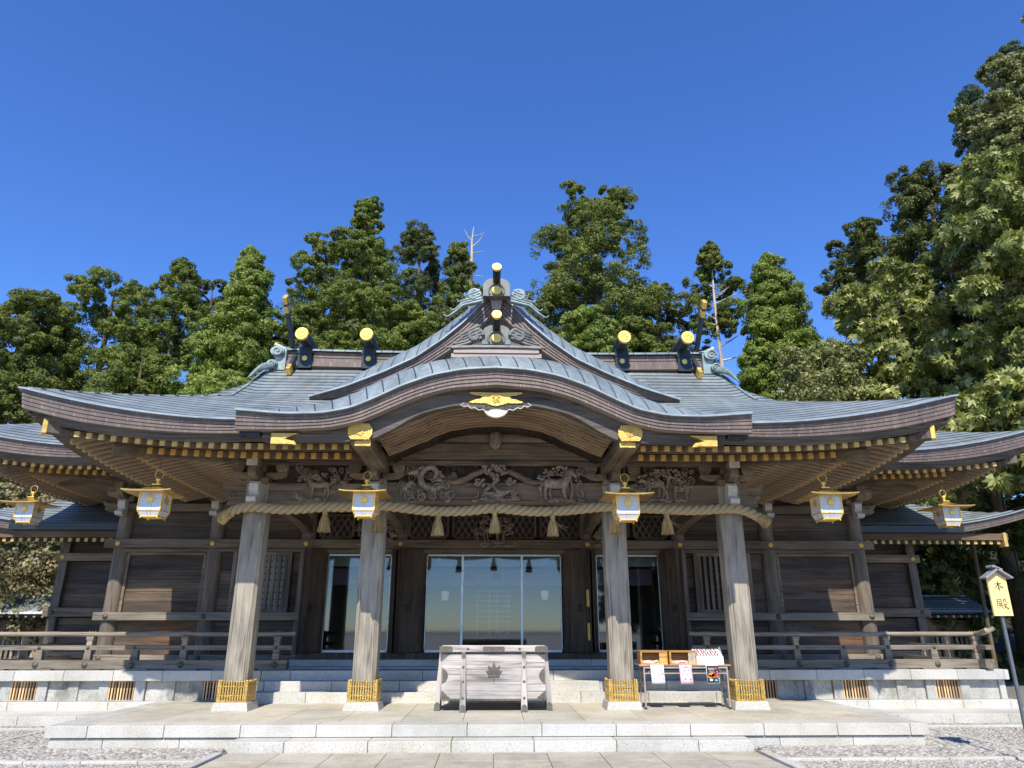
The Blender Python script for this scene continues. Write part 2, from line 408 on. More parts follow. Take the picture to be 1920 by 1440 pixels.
m, nt, N, L, b = new_mat('door_glass'); M['glass'] = m
N.remove(b); out = N["Material Output"]
gl = N.new("ShaderNodeBsdfGlossy"); gl.inputs['Roughness'].default_value = .035; gl.inputs['Color'].default_value = (.85, .92, 1, 1)
tr = N.new("ShaderNodeBsdfTransparent"); tr.inputs['Color'].default_value = (.80, .86, .90, 1)
fr = N.new("ShaderNodeFresnel"); fr.inputs['IOR'].default_value = 1.75
ms = N.new("ShaderNodeMixShader"); L.new(mathn(nt, 'ADD', fr.outputs[0], .02), ms.inputs[0]); L.new(tr.outputs[0], ms.inputs[1]); L.new(gl.outputs[0], ms.inputs[2]); L.new(ms.outputs[0], out.inputs[0])

def leaf_mat(name, c0, c1, c2, trans=.25, rough=.55):
    m, nt, N, L, b = new_mat(name)
    g = ramp(nt, island(nt), [(0, c0), (.5, c1), (1, c2)])
    n1 = noise(nt, mapping(nt, (1, 1, 1)), .55, 3); s_ = ramp(nt, n1.outputs[0], [(.35, (.68, .72, .7)), (.65, (1.2, 1.12, 1.0))])
    col = mix(nt, 1, g.outputs[0], s_.outputs[0], 'MULTIPLY')
    L.new(col, b.inputs['Base Color']); b.inputs['Roughness'].default_value = rough; b.inputs['Specular IOR Level'].default_value = .3
    t = N.new("ShaderNodeBsdfTranslucent"); L.new(mix(nt, 1, col, (1.0, 1.15, .5), 'MULTIPLY'), t.inputs[0])
    ms = N.new("ShaderNodeMixShader"); ms.inputs[0].default_value = trans
    L.new(b.outputs[0], ms.inputs[1]); L.new(t.outputs[0], ms.inputs[2]); L.new(ms.outputs[0], N["Material Output"].inputs[0])
    return m
M['leaf_cedar'] = leaf_mat('cedar_leaf', (0.091, 0.136, 0.024), (0.146, 0.193, 0.032), (0.207, 0.232, 0.046))
M['leaf_olive'] = leaf_mat('olive_cedar_leaf', (0.086, 0.119, 0.027), (0.142, 0.183, 0.034), (0.202, 0.223, 0.052))
M['leaf_light'] = leaf_mat('light_cedar_leaf', (0.128, 0.187, 0.032), (0.189, 0.257, 0.046), (0.256, 0.309, 0.066))
M['leaf_dark'] = leaf_mat('dark_conifer_leaf', (0.064, 0.091, 0.025), (0.106, 0.130, 0.034), (0.156, 0.169, 0.048))
M['leaf_blue'] = leaf_mat('bluish_conifer_leaf', (.04, .07, .035), (.075, .11, .06), (.15, .19, .12))
M['leaf_broad'] = leaf_mat('broad_leaf', (.15, .185, .04), (.26, .29, .085), (.46, .47, .21), .25)
M['leaf_broad2'] = leaf_mat('small_broad_leaf', (.12, .14, .045), (.20, .215, .075), (.38, .37, .17), .2)
M['leaf_gold'] = leaf_mat('golden_shrub_leaf', (.12, .11, .05), (.22, .195, .10), (.34, .30, .17), .2)
# ================================================================ GROUND
m, nt, N, L, b = new_mat('gravel'); M['gravel'] = m
mp = mapping(nt, (1, 1, 1))
vo = N.new("ShaderNodeTexVoronoi"); vo.inputs['Scale'].default_value = 22; L.new(mp.outputs[0], vo.inputs['Vector'])
vd = N.new("ShaderNodeTexVoronoi"); vd.feature = 'DISTANCE_TO_EDGE'; vd.inputs['Scale'].default_value = 22; L.new(mp.outputs[0], vd.inputs['Vector'])
sx = N.new("ShaderNodeSeparateColor"); L.new(vo.outputs['Color'], sx.inputs[0])
g = ramp(nt, sx.outputs[0], [(0, (.22, .20, .17)), (.45, (.31, .285, .245)), (.8, (.39, .36, .31)), (1, (.48, .45, .40))])
ed = ramp(nt, vd.outputs['Distance'], [(.0, (.35, .34, .33)), (.16, (1, 1, 1))])
L.new(mix(nt, 1, g.outputs[0], ed.outputs[0], 'MULTIPLY'), b.inputs['Base Color']); b.inputs['Roughness'].default_value = .85
bump(nt, ed.outputs[0], .9, .03, b)
g_ = MB(); g_.add([(-400, -400, 0), (400, -400, 0), (400, 400, 0), (-400, 400, 0)], [(0, 1, 2, 3)])
structure(g_.build('gravel_ground', M['gravel']))

m, nt, N, L, b = new_mat('added_reflection_gravel'); M['court'] = m
n1 = noise(nt, mapping(nt, (1, 1, 1)), 30, 4, .7); g = ramp(nt, n1.outputs[0], [(.3, (.42, .40, .35)), (.7, (.62, .59, .53))]); L.new(g.outputs[0], b.inputs['Base Color']); b.inputs['Roughness'].default_value = .9
g_ = MB(); g_.add([(-70, -160, .006), (70, -160, .006), (70, 1.5, .006), (-70, 1.5, .006)], [(0, 1, 2, 3)]); structure(g_.build('added_reflection_ground', M['court']))  # pale sheet added out of view to brighten what the door glass mirrors
def blocks_x(mb, x0, x1, y0, y1, z0, z1, pitch, phase=0.0, gap=.007):
    xs = [x0]; x = math.ceil((x0 - phase)/pitch)*pitch + phase
    while x < x1 - .12:
        if x > x0 + .12: xs.append(x)
        x += pitch
    xs.append(x1)
    for a_, b_ in zip(xs[:-1], xs[1:]): mb.box(a_ + gap/2, b_ - gap/2, y0, y1, z0, z1)

# approach path of stone slabs with kerbs
pm = MB(); y = 10.69
while y > 3:
    d = .62
    for i in range(-5, 5): pm.box(i*.71 + .004, (i+1)*.71 - .004, y - d + .004, y - .004, -.05, .022)
    y -= d
pm.box(-3.55, 3.55, -40, y, -.05, .018)
structure(pm.build('stone_path', M['path'], bevel=.004))
km = MB()
for s in (-1, 1):
    km.box(min(s*3.57, s*3.69), max(s*3.57, s*3.69), -20, 10.6, -.05, .05)
    for k in range(5):
        a_, b_ = 3.70 + k*.70, 3.70 + (k+1)*.70 - .008
        km.box(min(s*a_, s*b_), max(s*a_, s*b_), 9.98, 10.10, -.05, .045)
    km.box(min(s*7.16, s*7.26), max(s*7.16, s*7.26), 9.98, 13.1, -.05, .045)
    km.box(min(s*7.27, s*12.0), max(s*7.27, s*12.0), 13.12, 13.22, -.05, .045)
structure(km.build('kerb_strip', M['granite'], bevel=.008))

# loose pebbles of the rain strip, far too many to count
def pebbles(name, regions, size, label):
    tv = np.array([(0,0,1),(1,0,0),(0,1,0),(-1,0,0),(0,-1,0),(0,0,-1),(.7,.7,.55),(-.7,.7,.55),(-.7,-.7,.55),(.7,-.7,.55)])
    tf = np.array([(0,9,6),(0,6,7),(0,7,8),(0,8,9),(6,9,1),(6,1,2),(6,2,7),(7,2,3),(7,3,8),(8,3,4),(8,4,9),(9,4,1)])
    P = []
    for (x0, x1, y0, y1, n) in regions:
        P.append(np.stack([RNG.uniform(x0, x1, n), RNG.uniform(y0, y1, n), np.full(n, .0)], 1))
    P = np.concatenate(P); n = len(P)
    s = RNG.uniform(.55, 1.35, (n, 1))*size*np.stack([RNG.uniform(.7, 1.3, n), RNG.uniform(.7, 1.3, n), RNG.uniform(.4, .75, n)], 1)
    th = RNG.uniform(0, 6.28, n); c, s_ = np.cos(th)[:, None], np.sin(th)[:, None]
    V = tv[None]*s[:, None]; X = V[..., 0]*c - V[..., 1]*s_; Y = V[..., 0]*s_ + V[..., 1]*c
    V = np.stack([X, Y, V[..., 2]], -1) + P[:, None] + np.array([0, 0, .25*size])
    F = (tf[None] + (np.arange(n)*len(tv))[:, None, None]).reshape(-1, 3)
    me = bpy.data.meshes.new(name); me.from_pydata(V.reshape(-1, 3).tolist(), [], F.tolist())
    me.polygons.foreach_set("use_smooth", [True]*len(me.polygons))
    m_, nt_, N_, L_, b_ = new_mat(name)
    g = ramp(nt_, island(nt_), [(0, (.20, .185, .16)), (.3, (.29, .27, .23)), (.6, (.36, .335, .285)), (.9, (.45, .42, .37)), (.985, (.42, .39, .32)), (1, (.36, .18, .10))])
    L_.new(g.outputs[0], b_.inputs['Base Color']); b_.inputs['Roughness'].default_value = .7
    me.materials.append(m_); o = bpy.data.objects.new(name, me); COL.objects.link(o)
    o["kind"] = "stuff"; o["label"] = label; o["category"] = "pebbles"; return o
pebbles('pebbles', [(-7.15, -3.72, 10.12, 11.06, 4200), (3.72, 7.15, 10.12, 11.06, 4200), (-7.15, -6.24, 11.06, 13.1, 2200), (6.24, 7.15, 11.06, 13.1, 2200)], .043, 'loose grey and tan pebbles along the stone terrace')
pebbles('gravel_chips', [(-9.5, -3.72, 9.2, 9.97, 9000), (3.72, 8.5, 9.0, 9.97, 9000), (-11, -7.28, 9.97, 13.7, 15000), (7.28, 11, 9.97, 13.7, 15000)], .022, 'fine grey gravel beyond the kerb strips')

# ================================================================ STONE TERRACE
ter = thing('stone_terrace', 'broad pale granite terrace with front steps carrying the four square pillars', 'terrace', (0, 11.05, 0))
tm = MB(); blocks_x(tm, -6.2, 6.2, 11.05, 11.43, .165, .32, 1.05, -3.52)
for s in (-1, 1):
    for y in (11.43, 12.5, 13.6): tm.box(min(s*5.85, s*6.2), max(s*5.85, s*6.2), y + .004, min(y + 1.07, 14.75) - .004, .165, .32)
tm.build('edge_block', M['granite'], ter, .008)
tm = MB()
yy = [11.43, 12.35, 13.27, 14.19]
for j in range(3):
    for i in range(13): tm.box(-5.85 + i*.9 + .003, -5.85 + (i+1)*.9 - .003, yy[j] + .003, yy[j+1] - .003, .2, .317)
tm.box(-5.85, 5.85, 14.19, 14.8, .2, .315)
tm.build('paving_slab', M['paving'], ter, .003)
tm = MB(); blocks_x(tm, -6.14, -3.56, 11.085, 11.4, -.05, .155, 1.05, -3.3); blocks_x(tm, 3.56, 6.14, 11.085, 11.4, -.05, .155, 1.05, -3.3)
for s in (-1, 1): tm.box(min(s*5.9, s*6.14), max(s*5.9, s*6.14), 11.41, 14.75, -.05, .155)
build_sides(tm, 'base_course', M['granite'], ter, .006)
tm = MB(); blocks_x(tm, -3.55, 3.55, 10.70, 11.2, -.05, .158, 1.12, .55); tm.build('front_step', M['granite'], ter, .01)
tm = MB(); tm.box(-6.1, 6.1, 11.12, 14.7, -.05, .198); tm.build('core', M['granite'], ter)

# ================================================================ MAIN HALL (walls, base, doors, lower eaves)
hall = thing('main_hall', 'long weathered wooden shrine hall with plank walls and glass doors behind the pillared porch', 'shrine hall', (0, 17, .84))
hm = MB()
for k, (y0, z0, z1) in enumerate(((14.17, .30, .497), (14.45, .45, .667), (14.72, .62, .838))):
    blocks_x(hm, -4.4, 4.4, y0, 15.0, z0, z1, 1.25, .35 + .4*k)
hm.build('stair', M['granite'], hall, .01)
hm = MB(); hm2 = MB(); hm3 = MB(); vt = []
for s in (-1, 1):
    def bx(mb, a_, b_, *r): mb.box(min(s*a_, s*b_), max(s*a_, s*b_), *r)
    x = 4.405
    while x < 10.02:
        x1 = min(x + .92, 10.02); bx(hm, x + .003, x1 - .003, 14.71, 16.4, .66, .84); x = x1
    x = 4.405
    while x < 10.12:
        x1 = min(x + .92, 10.12); bx(hm, x + .003, x1 - .003, 14.70, 15.2, .10, .30); x = x1
    x = 6.21
    while x < 11.4:
        x1 = x + 1.0; bx(hm3, x + .003, x1 - .003, 13.76, 14.75, -.05, .155); x = x1
    edges = []
    for vc in (5.25, 7.02, 8.84):
        vt.append(s*vc)
        for d in (-1, 1):
            p0, p1 = vc + d*.245, vc + d*.43
            bx(hm2, min(p0, p1), max(p0, p1) - .004, 14.82, 15.2, .302, .655)
        bx(hm2, vc - .245, vc + .245, 14.82, 14.95, .302, .318)
    for a_, b_, pil in ((4.41, 4.815, None), (5.685, 6.58, 6.13), (7.455, 8.405, 7.93), (9.275, 9.86, None)):
        bx(hm2, a_, b_ - .004, 14.865, 15.2, .302, .655)
        if pil: bx(hm2, pil - .10, pil + .10, 14.825, 15.2, .302, .655)
    bx(hm2, 9.865, 9.98, 14.82, 15.4, .302, .655)
    bx(hm2, 9.7, 9.98, 15.41, 17.6, .10, .655); bx(hm, 9.62, 10.02, 16.41, 17.6, .66, .84)
build_sides(hm, 'base_coping', M['granite'], hall, .008); build_sides(hm2, 'base_wall', M['granite_stain'], hall, .006); build_sides(hm3, 'apron_kerb', M['granite'], hall, .006)
hm = MB(); hm.box(-9.6, 9.6, 15.22, 22.5, .05, .80); hm.box(-4.45, 4.45, 15.02, 15.22, .05, .80); hm.build('foundation', M['granite_stain'], hall)
hm = MB(); blocks_x(hm, -9.5, 9.5, 16.0, 17.3, .78, .836, 1.4, .3); hm.build('veranda_floor', M['granite'], hall)
vg = MB(); vg.box(-.26, .26, 14.90, 14.93, .31, .34); vg.box(-.26, .26, 14.90, 14.93, .62, .65)
for i in range(9): vg.box(-.235 + i*.0562 - .011, -.235 + i*.0562 + .011, 14.835, 14.87, .31, .65)
vg.box(-.25, -.238, 14.83, 14.9, .31, .65); vg.box(.238, .25, 14.83, 14.9, .31, .65)
M['slat'] = wood('vent_slat', (.62, .44, .26), 'z', .2)
vb = MB(); vb.box(-.26, .26, 15.0, 15.02, .3, .66)
v0 = vg.build('vent_grille', M['slat'], None, origin=(0, 0, 0)); v0.parent = hall; v0.location = Vector((vt[0], 0, 0)) - hall.location
vk = vb.build('vent_backing', M['soil'], None, origin=(0, 0, 0)); vk.parent = v0
for x in vt[1:]: copy_tree(v0, hall, Vector((x, 0, 0)) - hall.location)

# sill stone and timber plinth
hm = MB(); blocks_x(hm, -4.4, 4.4, 16.35, 16.9, .836, .965, 1.6, .5); hm.build('door_sill_stone', M['granite'], hall, .006)
hm = MB(); hm.box(-4.3, 4.3, 16.72, 17.25, .966, 1.09); hm.build('threshold', M['door'], hall)
# columns
colx = [2.15, 4.30, 6.42, 8.55]
proto = None
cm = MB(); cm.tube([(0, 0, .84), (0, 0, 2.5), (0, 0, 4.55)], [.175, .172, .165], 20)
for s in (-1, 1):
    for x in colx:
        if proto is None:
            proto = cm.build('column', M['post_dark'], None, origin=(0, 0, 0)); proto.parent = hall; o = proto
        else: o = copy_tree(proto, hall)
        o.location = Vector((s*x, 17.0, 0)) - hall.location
# horizontal beams of the wall
def hbeam(name, x0, x1, y0, y1, z0, z1, mat='beam', p=hall, bev=.008):
    mb = MB(); mb.box(x0, x1, y0, y1, z0, z1); return mb.build(name, M[mat], p, bev)
for s in (-1, 1):
    def hb(name, a_, b_, y0, y1, z0, z1, mat='beam'): return hbeam(name, min(s*a_, s*b_), max(s*a_, s*b_), y0, y1, z0, z1, mat)
    hb('sill_beam', 4.12, 8.80, 16.77, 16.98, .90, 1.055, 'rail')
    hb('waist_beam', 4.12, 8.83, 16.77, 16.90, 1.765, 1.935, 'rail')
    hb('head_beam', 4.13, 8.86, 16.77, 16.90, 3.335, 3.53)
    hb('sub_beam', 4.2, 8.5, 16.86, 17.0, 3.25, 3.33)
    hb('top_beam', 4.13, 8.92, 16.78, 16.95, 4.16, 4.34)
    # rosettes and bolts
hbeam('head_beam', -4.125, 4.125, 16.77, 16.90, 3.335, 3.53); hbeam('top_beam', -4.125, 4.125, 16.78, 16.95, 4.16, 4.34)
hbeam('door_head', -4.1, 4.1, 16.88, 17.1, 3.22, 3.33)
rs = MB(); rs.ball((0, 0, 0), (.022, .02, .022))
for k in range(6):
    g = k*math.pi/3; rs.ball((.036*math.cos(g), 0, .036*math.sin(g)), (.021, .013, .021), 8, 5)
rs.disc((0, 0), .05, .002, .014, 16)
r0 = None
for s in (-1, 1):
    for x, z in ((2.15, 3.43), (4.30, 3.43), (6.42, 3.43), (8.55, 3.43), (6.42, 4.25), (8.55, 4.25)):
        if r0 is None: r0 = rs.build('rosette', M['gold'], None, origin=(0, 0, 0)); o = r0; o.parent = hall
        else: o = copy_tree(r0, hall)
        o.location = Vector((s*x, 16.755, z)) - hall.location
bs = MB(); bs.lathe([(.062, .0), (.06, -.012), (.044, -.014), (.042, -.022), (.026, -.026), (.022, -.034), (.004, -.038)], (0, 0, 0), 16, 'y')
bolt0 = None
for s in (-1, 1):
    for x, z in ((6.42, 1.85), (8.55, 1.85), (8.55, .985), (6.42, .985)):
        if bolt0 is None: bolt0 = bs.build('bolt', M['bronze'], None, origin=(0, 0, 0)); o = bolt0; o.parent = hall
        else: o = copy_tree(bolt0, hall)
        o.location = Vector((s*x, 16.768, z)) - hall.location
# plank walls
def planks(mb, x0, x1, z0, z1, h, y=17.0, th=.04):
    z = z0
    while z < z1 - .03:
        zz = min(z + h*random.uniform(.85, 1.15), z1)
        if z1 - zz < .06: zz = z1
        mb.box(x0, x1, y + random.uniform(-.006, .006), y + th, z + .002, zz - .003); z = zz
wm = MB()
for s in (-1, 1):
    def pw(a_, b_, z0, z1, h): planks(wm, min(s*a_, s*b_), max(s*a_, s*b_), z0, z1, h)
    pw(6.59, 8.38, 1.06, 1.76, .2); pw(6.59, 8.38, 1.94, 3.25, .26); pw(6.59, 8.38, 3.53, 4.16, .26)
    pw(4.47, 6.25, 1.06, 1.76, .2); pw(4.47, 4.62, 1.94, 3.25, .3); pw(5.95, 6.25, 1.94, 3.25, .3); pw(4.47, 6.25, 3.53, 4.16, .24)
    pw(4.2, 8.4, 4.34, 5.4, .3)
build_sides(wm, 'plank_wall', M['plank'], hall); wm = MB(); planks(wm, -4.2, 4.2, 4.34, 5.6, .3); wm.build('plank_wall', M['plank'], hall)
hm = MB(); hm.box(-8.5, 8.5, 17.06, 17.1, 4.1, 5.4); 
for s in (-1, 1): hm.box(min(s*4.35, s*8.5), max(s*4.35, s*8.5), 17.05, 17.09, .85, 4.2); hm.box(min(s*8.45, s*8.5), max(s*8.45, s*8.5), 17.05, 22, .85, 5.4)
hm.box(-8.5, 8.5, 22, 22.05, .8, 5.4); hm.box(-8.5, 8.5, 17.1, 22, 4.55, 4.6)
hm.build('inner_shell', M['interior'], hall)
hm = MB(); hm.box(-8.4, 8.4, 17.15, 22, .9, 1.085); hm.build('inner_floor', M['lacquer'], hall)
# frames around outer wall panels
fm = MB()
for s in (-1, 1):
    for a_ in (6.62, 8.35): fm.box(s*a_ - .03, s*a_ + .03, 16.95, 17.0, 1.94, 3.25)
    fm.box(min(s*6.6, s*8.37), max(s*6.6, s*8.37), 16.955, 17.0, 3.19, 3.248)
build_sides(fm, 'panel_frame', M['beam'], hall)
# slatted windows
for s in (-1, 1):
    wf = MB()
    for a_ in (4.66, 5.90): wf.box(s*a_ - .045, s*a_ + .045, 16.86, 17.03, 1.94, 3.25)
    wf.box(s*5.28 - .6, s*5.28 + .6, 16.87, 17.02, 3.18, 3.25); wf.box(s*5.28 - .6, s*5.28 + .6, 16.87, 17.02, 1.94, 2.0)
    w0 = wf.build('window_frame', M['post_dark'], hall, .005)
    sl = MB()
    for i in range(9):
        x = s*5.28 - .52 + i*.13; sl.box(x - .032, x + .032, 16.91, 16.96, 2.0, 3.18)
    sl.build('slat', M['post_dark'], w0)
    bk = MB()
    for i in range(8):
        z = 2.07 + i*.14; bk.box(s*5.28 - .58, s*5.28 + .58, 16.975, 16.99, z, z + .022)
    bk.build('cross_bar', M['door'], w0)
    pn = MB(); pn.box(s*5.28 - .58, s*5.28 + .58, 17.01, 17.02, 2.0, 3.18); pn.build('pane', M['blueglass'] if s < 0 else M['interior'], w0)
# transom lattices
for (xa, xb) in ((-2.0, -1.06), (-.98, -.06), (.06, .98), (1.06, 2.0), (-4.05, -3.25), (-3.17, -2.35), (2.35, 3.17), (3.25, 4.05)):
    tf = MB(); z0, z1 = 3.56, 4.13
    tf.box(xa, xb, 16.9, 17.0, z0, z0 + .05); tf.box(xa, xb, 16.9, 17.0, z1 - .05, z1); tf.box(xa, xa + .05, 16.9, 17.0, z0, z1); tf.box(xb - .05, xb, 16.9, 17.0, z0, z1)
    f0 = tf.build('transom_frame', M['door'], hall)
    la = MB(); w_, h_ = xb - xa - .1, z1 - z0 - .1; pit = .155
    for d in (1, -1):
        k = -8
        while k*pit < w_ + h_*.6:
            for off in (-.013, .013):
                px = k*pit + off; seg = []
                for t in np.linspace(0, 1, 2):
                    seg.append((px + t*h_*.62, t*h_))
                (ax, az), (bx_, bz) = seg
                sl_ = (bz - az)/(bx_ - ax); 
                if ax < 0: az += -ax*sl_; ax = 0
                if bx_ > w_: bz -= (bx_ - w_)*sl_; bx_ = w_
                if bx_ - ax > .02:
                    X0, X1 = (xa + .05 + ax, xa + .05 + bx_) if d > 0 else (xb - .05 - ax, xb - .05 - bx_)
                    la.beam((X0, 16.955 + .006*d, z0 + .05 + az), (X1, 16.955 + .006*d, z0 + .05 + bz), .012, .011, (0, 1, 0))
            k += 1
    la.build('lattice', M['beam'], f0)
hm = MB(); hm.box(-4.1, 4.1, 17.02, 17.05, 3.5, 4.2); hm.build('transom_backing', M['interior'], hall)
# glass doors
def glass_bay(x0, x1, bars):
    gf = MB(); z0, z1 = 1.09, 3.22; y0, y1 = 16.98, 17.03
    gf.box(x0, x1, y0, y1, z0, z0 + .055); gf.box(x0, x1, y0, y1, z1 - .04, z1)
    for b_ in bars: gf.box(b_ - .026, b_ + .026, y0 - .01, y1, z0, z1)
    gf.box(x0, x0 + .02, y0, y1, z0, z1); gf.box(x1 - .02, x1, y0, y1, z0, z1)
    f0 = gf.build('glass_door_frame', M['alu'], hall, .003)
    gp = MB(); gp.add([(x0, 17.01, z0), (x1, 17.01, z0), (x1, 17.01, z1), (x0, 17.01, z1)], [(0, 1, 2, 3)])
    gp.build('pane', M['glass'], f0)
glass_bay(-1.55, 1.55, (-.72, .64)); glass_bay(-3.82, -2.36, (-3.02,)); glass_bay(2.36, 3.82, (2.98,))
# open folding doors
def leaf(p, q, z0, z1, th=.06, ring=True, panel=True):
    d = (Vector(q) - Vector(p)); ln = d.length; d.normalize(); n = Vector((-d.y, d.x))
    def P(u, v, z): return (p[0] + d.x*u + n.x*v, p[1] + d.y*u + n.y*v, z)
    def ob(mb, u0, u1, v0, v1, a_, b_):
        vs = [P(u0, v0, a_), P(u1, v0, a_), P(u1, v1, a_), P(u0, v1, a_), P(u0, v0, b_), P(u1, v0, b_), P(u1, v1, b_), P(u0, v1, b_)]
        mb.add(vs, [(0,3,2,1),(4,5,6,7),(0,1,5,4),(1,2,6,5),(2,3,7,6),(3,0,4,7)])
    mb = MB(); ob(mb, 0, ln, -th/2, th/2, z0, z1)
    if panel:
        for u0, u1 in ((0, .05), (ln - .05, ln)): ob(mb, u0, u1, -th/2 - .012, th/2 + .012, z0, z1)
        for s in (-1, 1):
            v = s*(th/2 + .001); v2 = s*(th/2 + .02)
            for za, zb, flip in ((z1 - .16, z1 - .03, 1), (z0 + .03, z0 + .16, -1)):
                mb.add([P(.05, v2, zb if flip > 0 else za), P(ln - .05, v2, zb if flip > 0 else za), P(ln - .13, v2, za if flip > 0 else zb), P(.13, v2, za if flip > 0 else zb)], [(0, 1, 2, 3)])
    o = mb.build('door_leaf', M['door'], hall, .004)
    if ring:
        rg = MB(); s = -1 if n.y > 0 else 1
        pts = [P(ln*.8 + .0*k, s*(th/2 + .03), 2.05 + .0) for k in range(1)]
        c = P(ln*.78, s*(th/2 + .025), 2.02)
        rg.tube([(c[0] + .05*math.cos(t)*d.x, c[1] + .05*math.cos(t)*d.y, c[2] + .06*math.sin(t)) for t in np.linspace(0, 6.28, 16)], .009, 6)
        rg.ball((c[0], c[1], c[2] + .065), .02)
        rg.build('ring_handle', M['black'], o)
    return o
for s in (-1, 1):
    leaf((s*1.60, 16.95), (s*2.04, 16.42), 1.10, 3.30)
    o = leaf((s*2.10, 16.44), (s*2.20, 16.84), 1.10, 3.30, ring=False)
    leaf((s*2.28, 16.84), (s*2.24, 16.44), 1.10, 3.30, ring=False)
    leaf((s*3.84, 16.95), (s*4.12, 16.38), 1.10, 3.30)
    leaf((s*4.19, 16.40), (s*4.24, 16.80), 1.10, 3.30, ring=False)
    if s > 0:
        for z in (1.35, 2.05):
            hg = MB(); hg.box(2.045, 2.10, 16.385, 16.41, z, z + .36); hg.tube([(2.072, 16.382, z), (2.072, 16.382, z + .36)], .012, 6); hg.build('hinge', M['goldplate'], o)
# furnishing seen through the glass
hm = MB(); hm.box(-4.0, 4.0, 18.6, 18.64, 2.62, 3.02); hm.build('valance', M['valance'], hall)
hm = MB(); hm.box(-4.0, 4.0, 17.6, 17.62, 3.0, 3.4)
for k in range(12): hm.box(-4.0, 4.0, 17.585, 17.6, 3.0 + k*.03, 3.012 + k*.03)
hm.build('reed_blind', M['blind'], hall)
tsm = MB(); tsm.tube([(0, 0, .2), (0, 0, .12), (0, 0, 0)], [.05, .09, .13], 10)
t0 = tsm.build('indoor_tassel', M['maroon'], None, origin=(0, 0, 0)); t0.parent = hall; t0.location = Vector((-.62, 17.9, 2.72)) - hall.location
for x in (.06, .82, -3.3, 3.2): copy_tree(t0, hall, Vector((x, 17.9, 2.72)) - hall.location)
rk = MB()
for i in range(7): rk.box(-.48, .44, 19.0, 19.015, 1.75 + i*.125, 1.762 + i*.125)
for x in (-.40, -.10, .10, .38): rk.box(x - .006, x + .006, 19.02, 19.035, 1.45, 2.5)
rk.build('white_bar_grid', M['white'], hall)  # grid of thin white bars set behind the door glass
lm = MB(); lm.lathe([(.07, -.10), (.095, .0), (.10, .12)], (0, 0, 0), 6, smooth=False)
l0 = lm.build('indoor_lamp', M['litshade'], None, origin=(0, 0, 0)); l0.parent = hall; l0.location = Vector((-1.25, 19.2, 2.38)) - hall.location
copy_tree(l0, hall, Vector((1.32, 19.2, 2.40)) - hall.location)
# ================================================================ WORSHIP PORCH (pillars, beams, great copper roof)
porch = thing('worship_porch', 'great copper-roofed worship porch with curved gables on four square grey pillars', 'shrine porch', (0, 12.9, .32))
PX = (-4.30, -2.17, 2.17, 4.30)
# square chamfered pillars
c = .055; w = .20
octo = [(-w + c, -w), (w - c, -w), (w, -w + c), (w, w - c), (w - c, w), (-w + c, w), (-w, w - c), (-w, -w + c)]
pm = MB(); pm.prism(octo, .44, 4.12, 'z')
p0 = pm.build('pillar', M['post'], None, origin=(0, 0, 0), bevel=.006); p0.parent = porch
bm_ = MB(); bm_.frustum(-.30, .30, -.30, .30, .315, -.27, .27, -.27, .27, .45)
q0 = bm_.build('base_stone', M['granite'], None, origin=(0, 0, 0), bevel=.01); q0.parent = p0
gm = MB(); W = .225
for s in (-1, 1):
    for i in range(10):
        t = -W + .035 + i*(2*W - .07)/9
        for (a_, b_) in (((t, s*(W + .012)), None), ((s*(W + .012), t), None)):
            x, y = a_
            gm.frustum(x - .013, x + .013, y - .013, y + .013, .475, x - .010, x + .010, y - .010, y + .010, .745)
            gm.lathe([(.012, 0), (.016, .012), (.002, .045)], (x, y, .745), 6)
    for z in (.545, .685):
        gm.box(-W - .02, W + .02, s*W - .006 + s*.02, s*W + .006 + s*.02, z, z + .012); gm.box(s*W - .006 + s*.02, s*W + .006 + s*.02, -W - .02, W + .02, z, z + .012)
for sx_ in (-1, 1):
    for sy_ in (-1, 1):
        gm.box(sx_*W - .02, sx_*W + .02, sy_*W - .02, sy_*W + .02, .46, .765); gm.ball((sx_*W, sy_*W, .775), .024, 8, 6)
for s in (-1, 1):
    gm.box(-W - .015, W + .015, s*W - .022, s*W + .022, .452, .478); gm.box(s*W - .022, s*W + .022, -W - .015, W + .015, .452, .478)
gg = gm.build('gold_guard', M['goldplate'], None, origin=(0, 0, 0)); gg.parent = p0
for i, x in enumerate(PX):
    o = p0 if i == 0 else copy_tree(p0, porch)
    o.location = Vector((x, 13.12, 0)) - porch.location
def PB(name, x0, x1, y0, y1, z0, z1, mat='beam', bev=.008): return hbeam(name, x0, x1, y0, y1, z0, z1, mat, porch, bev)
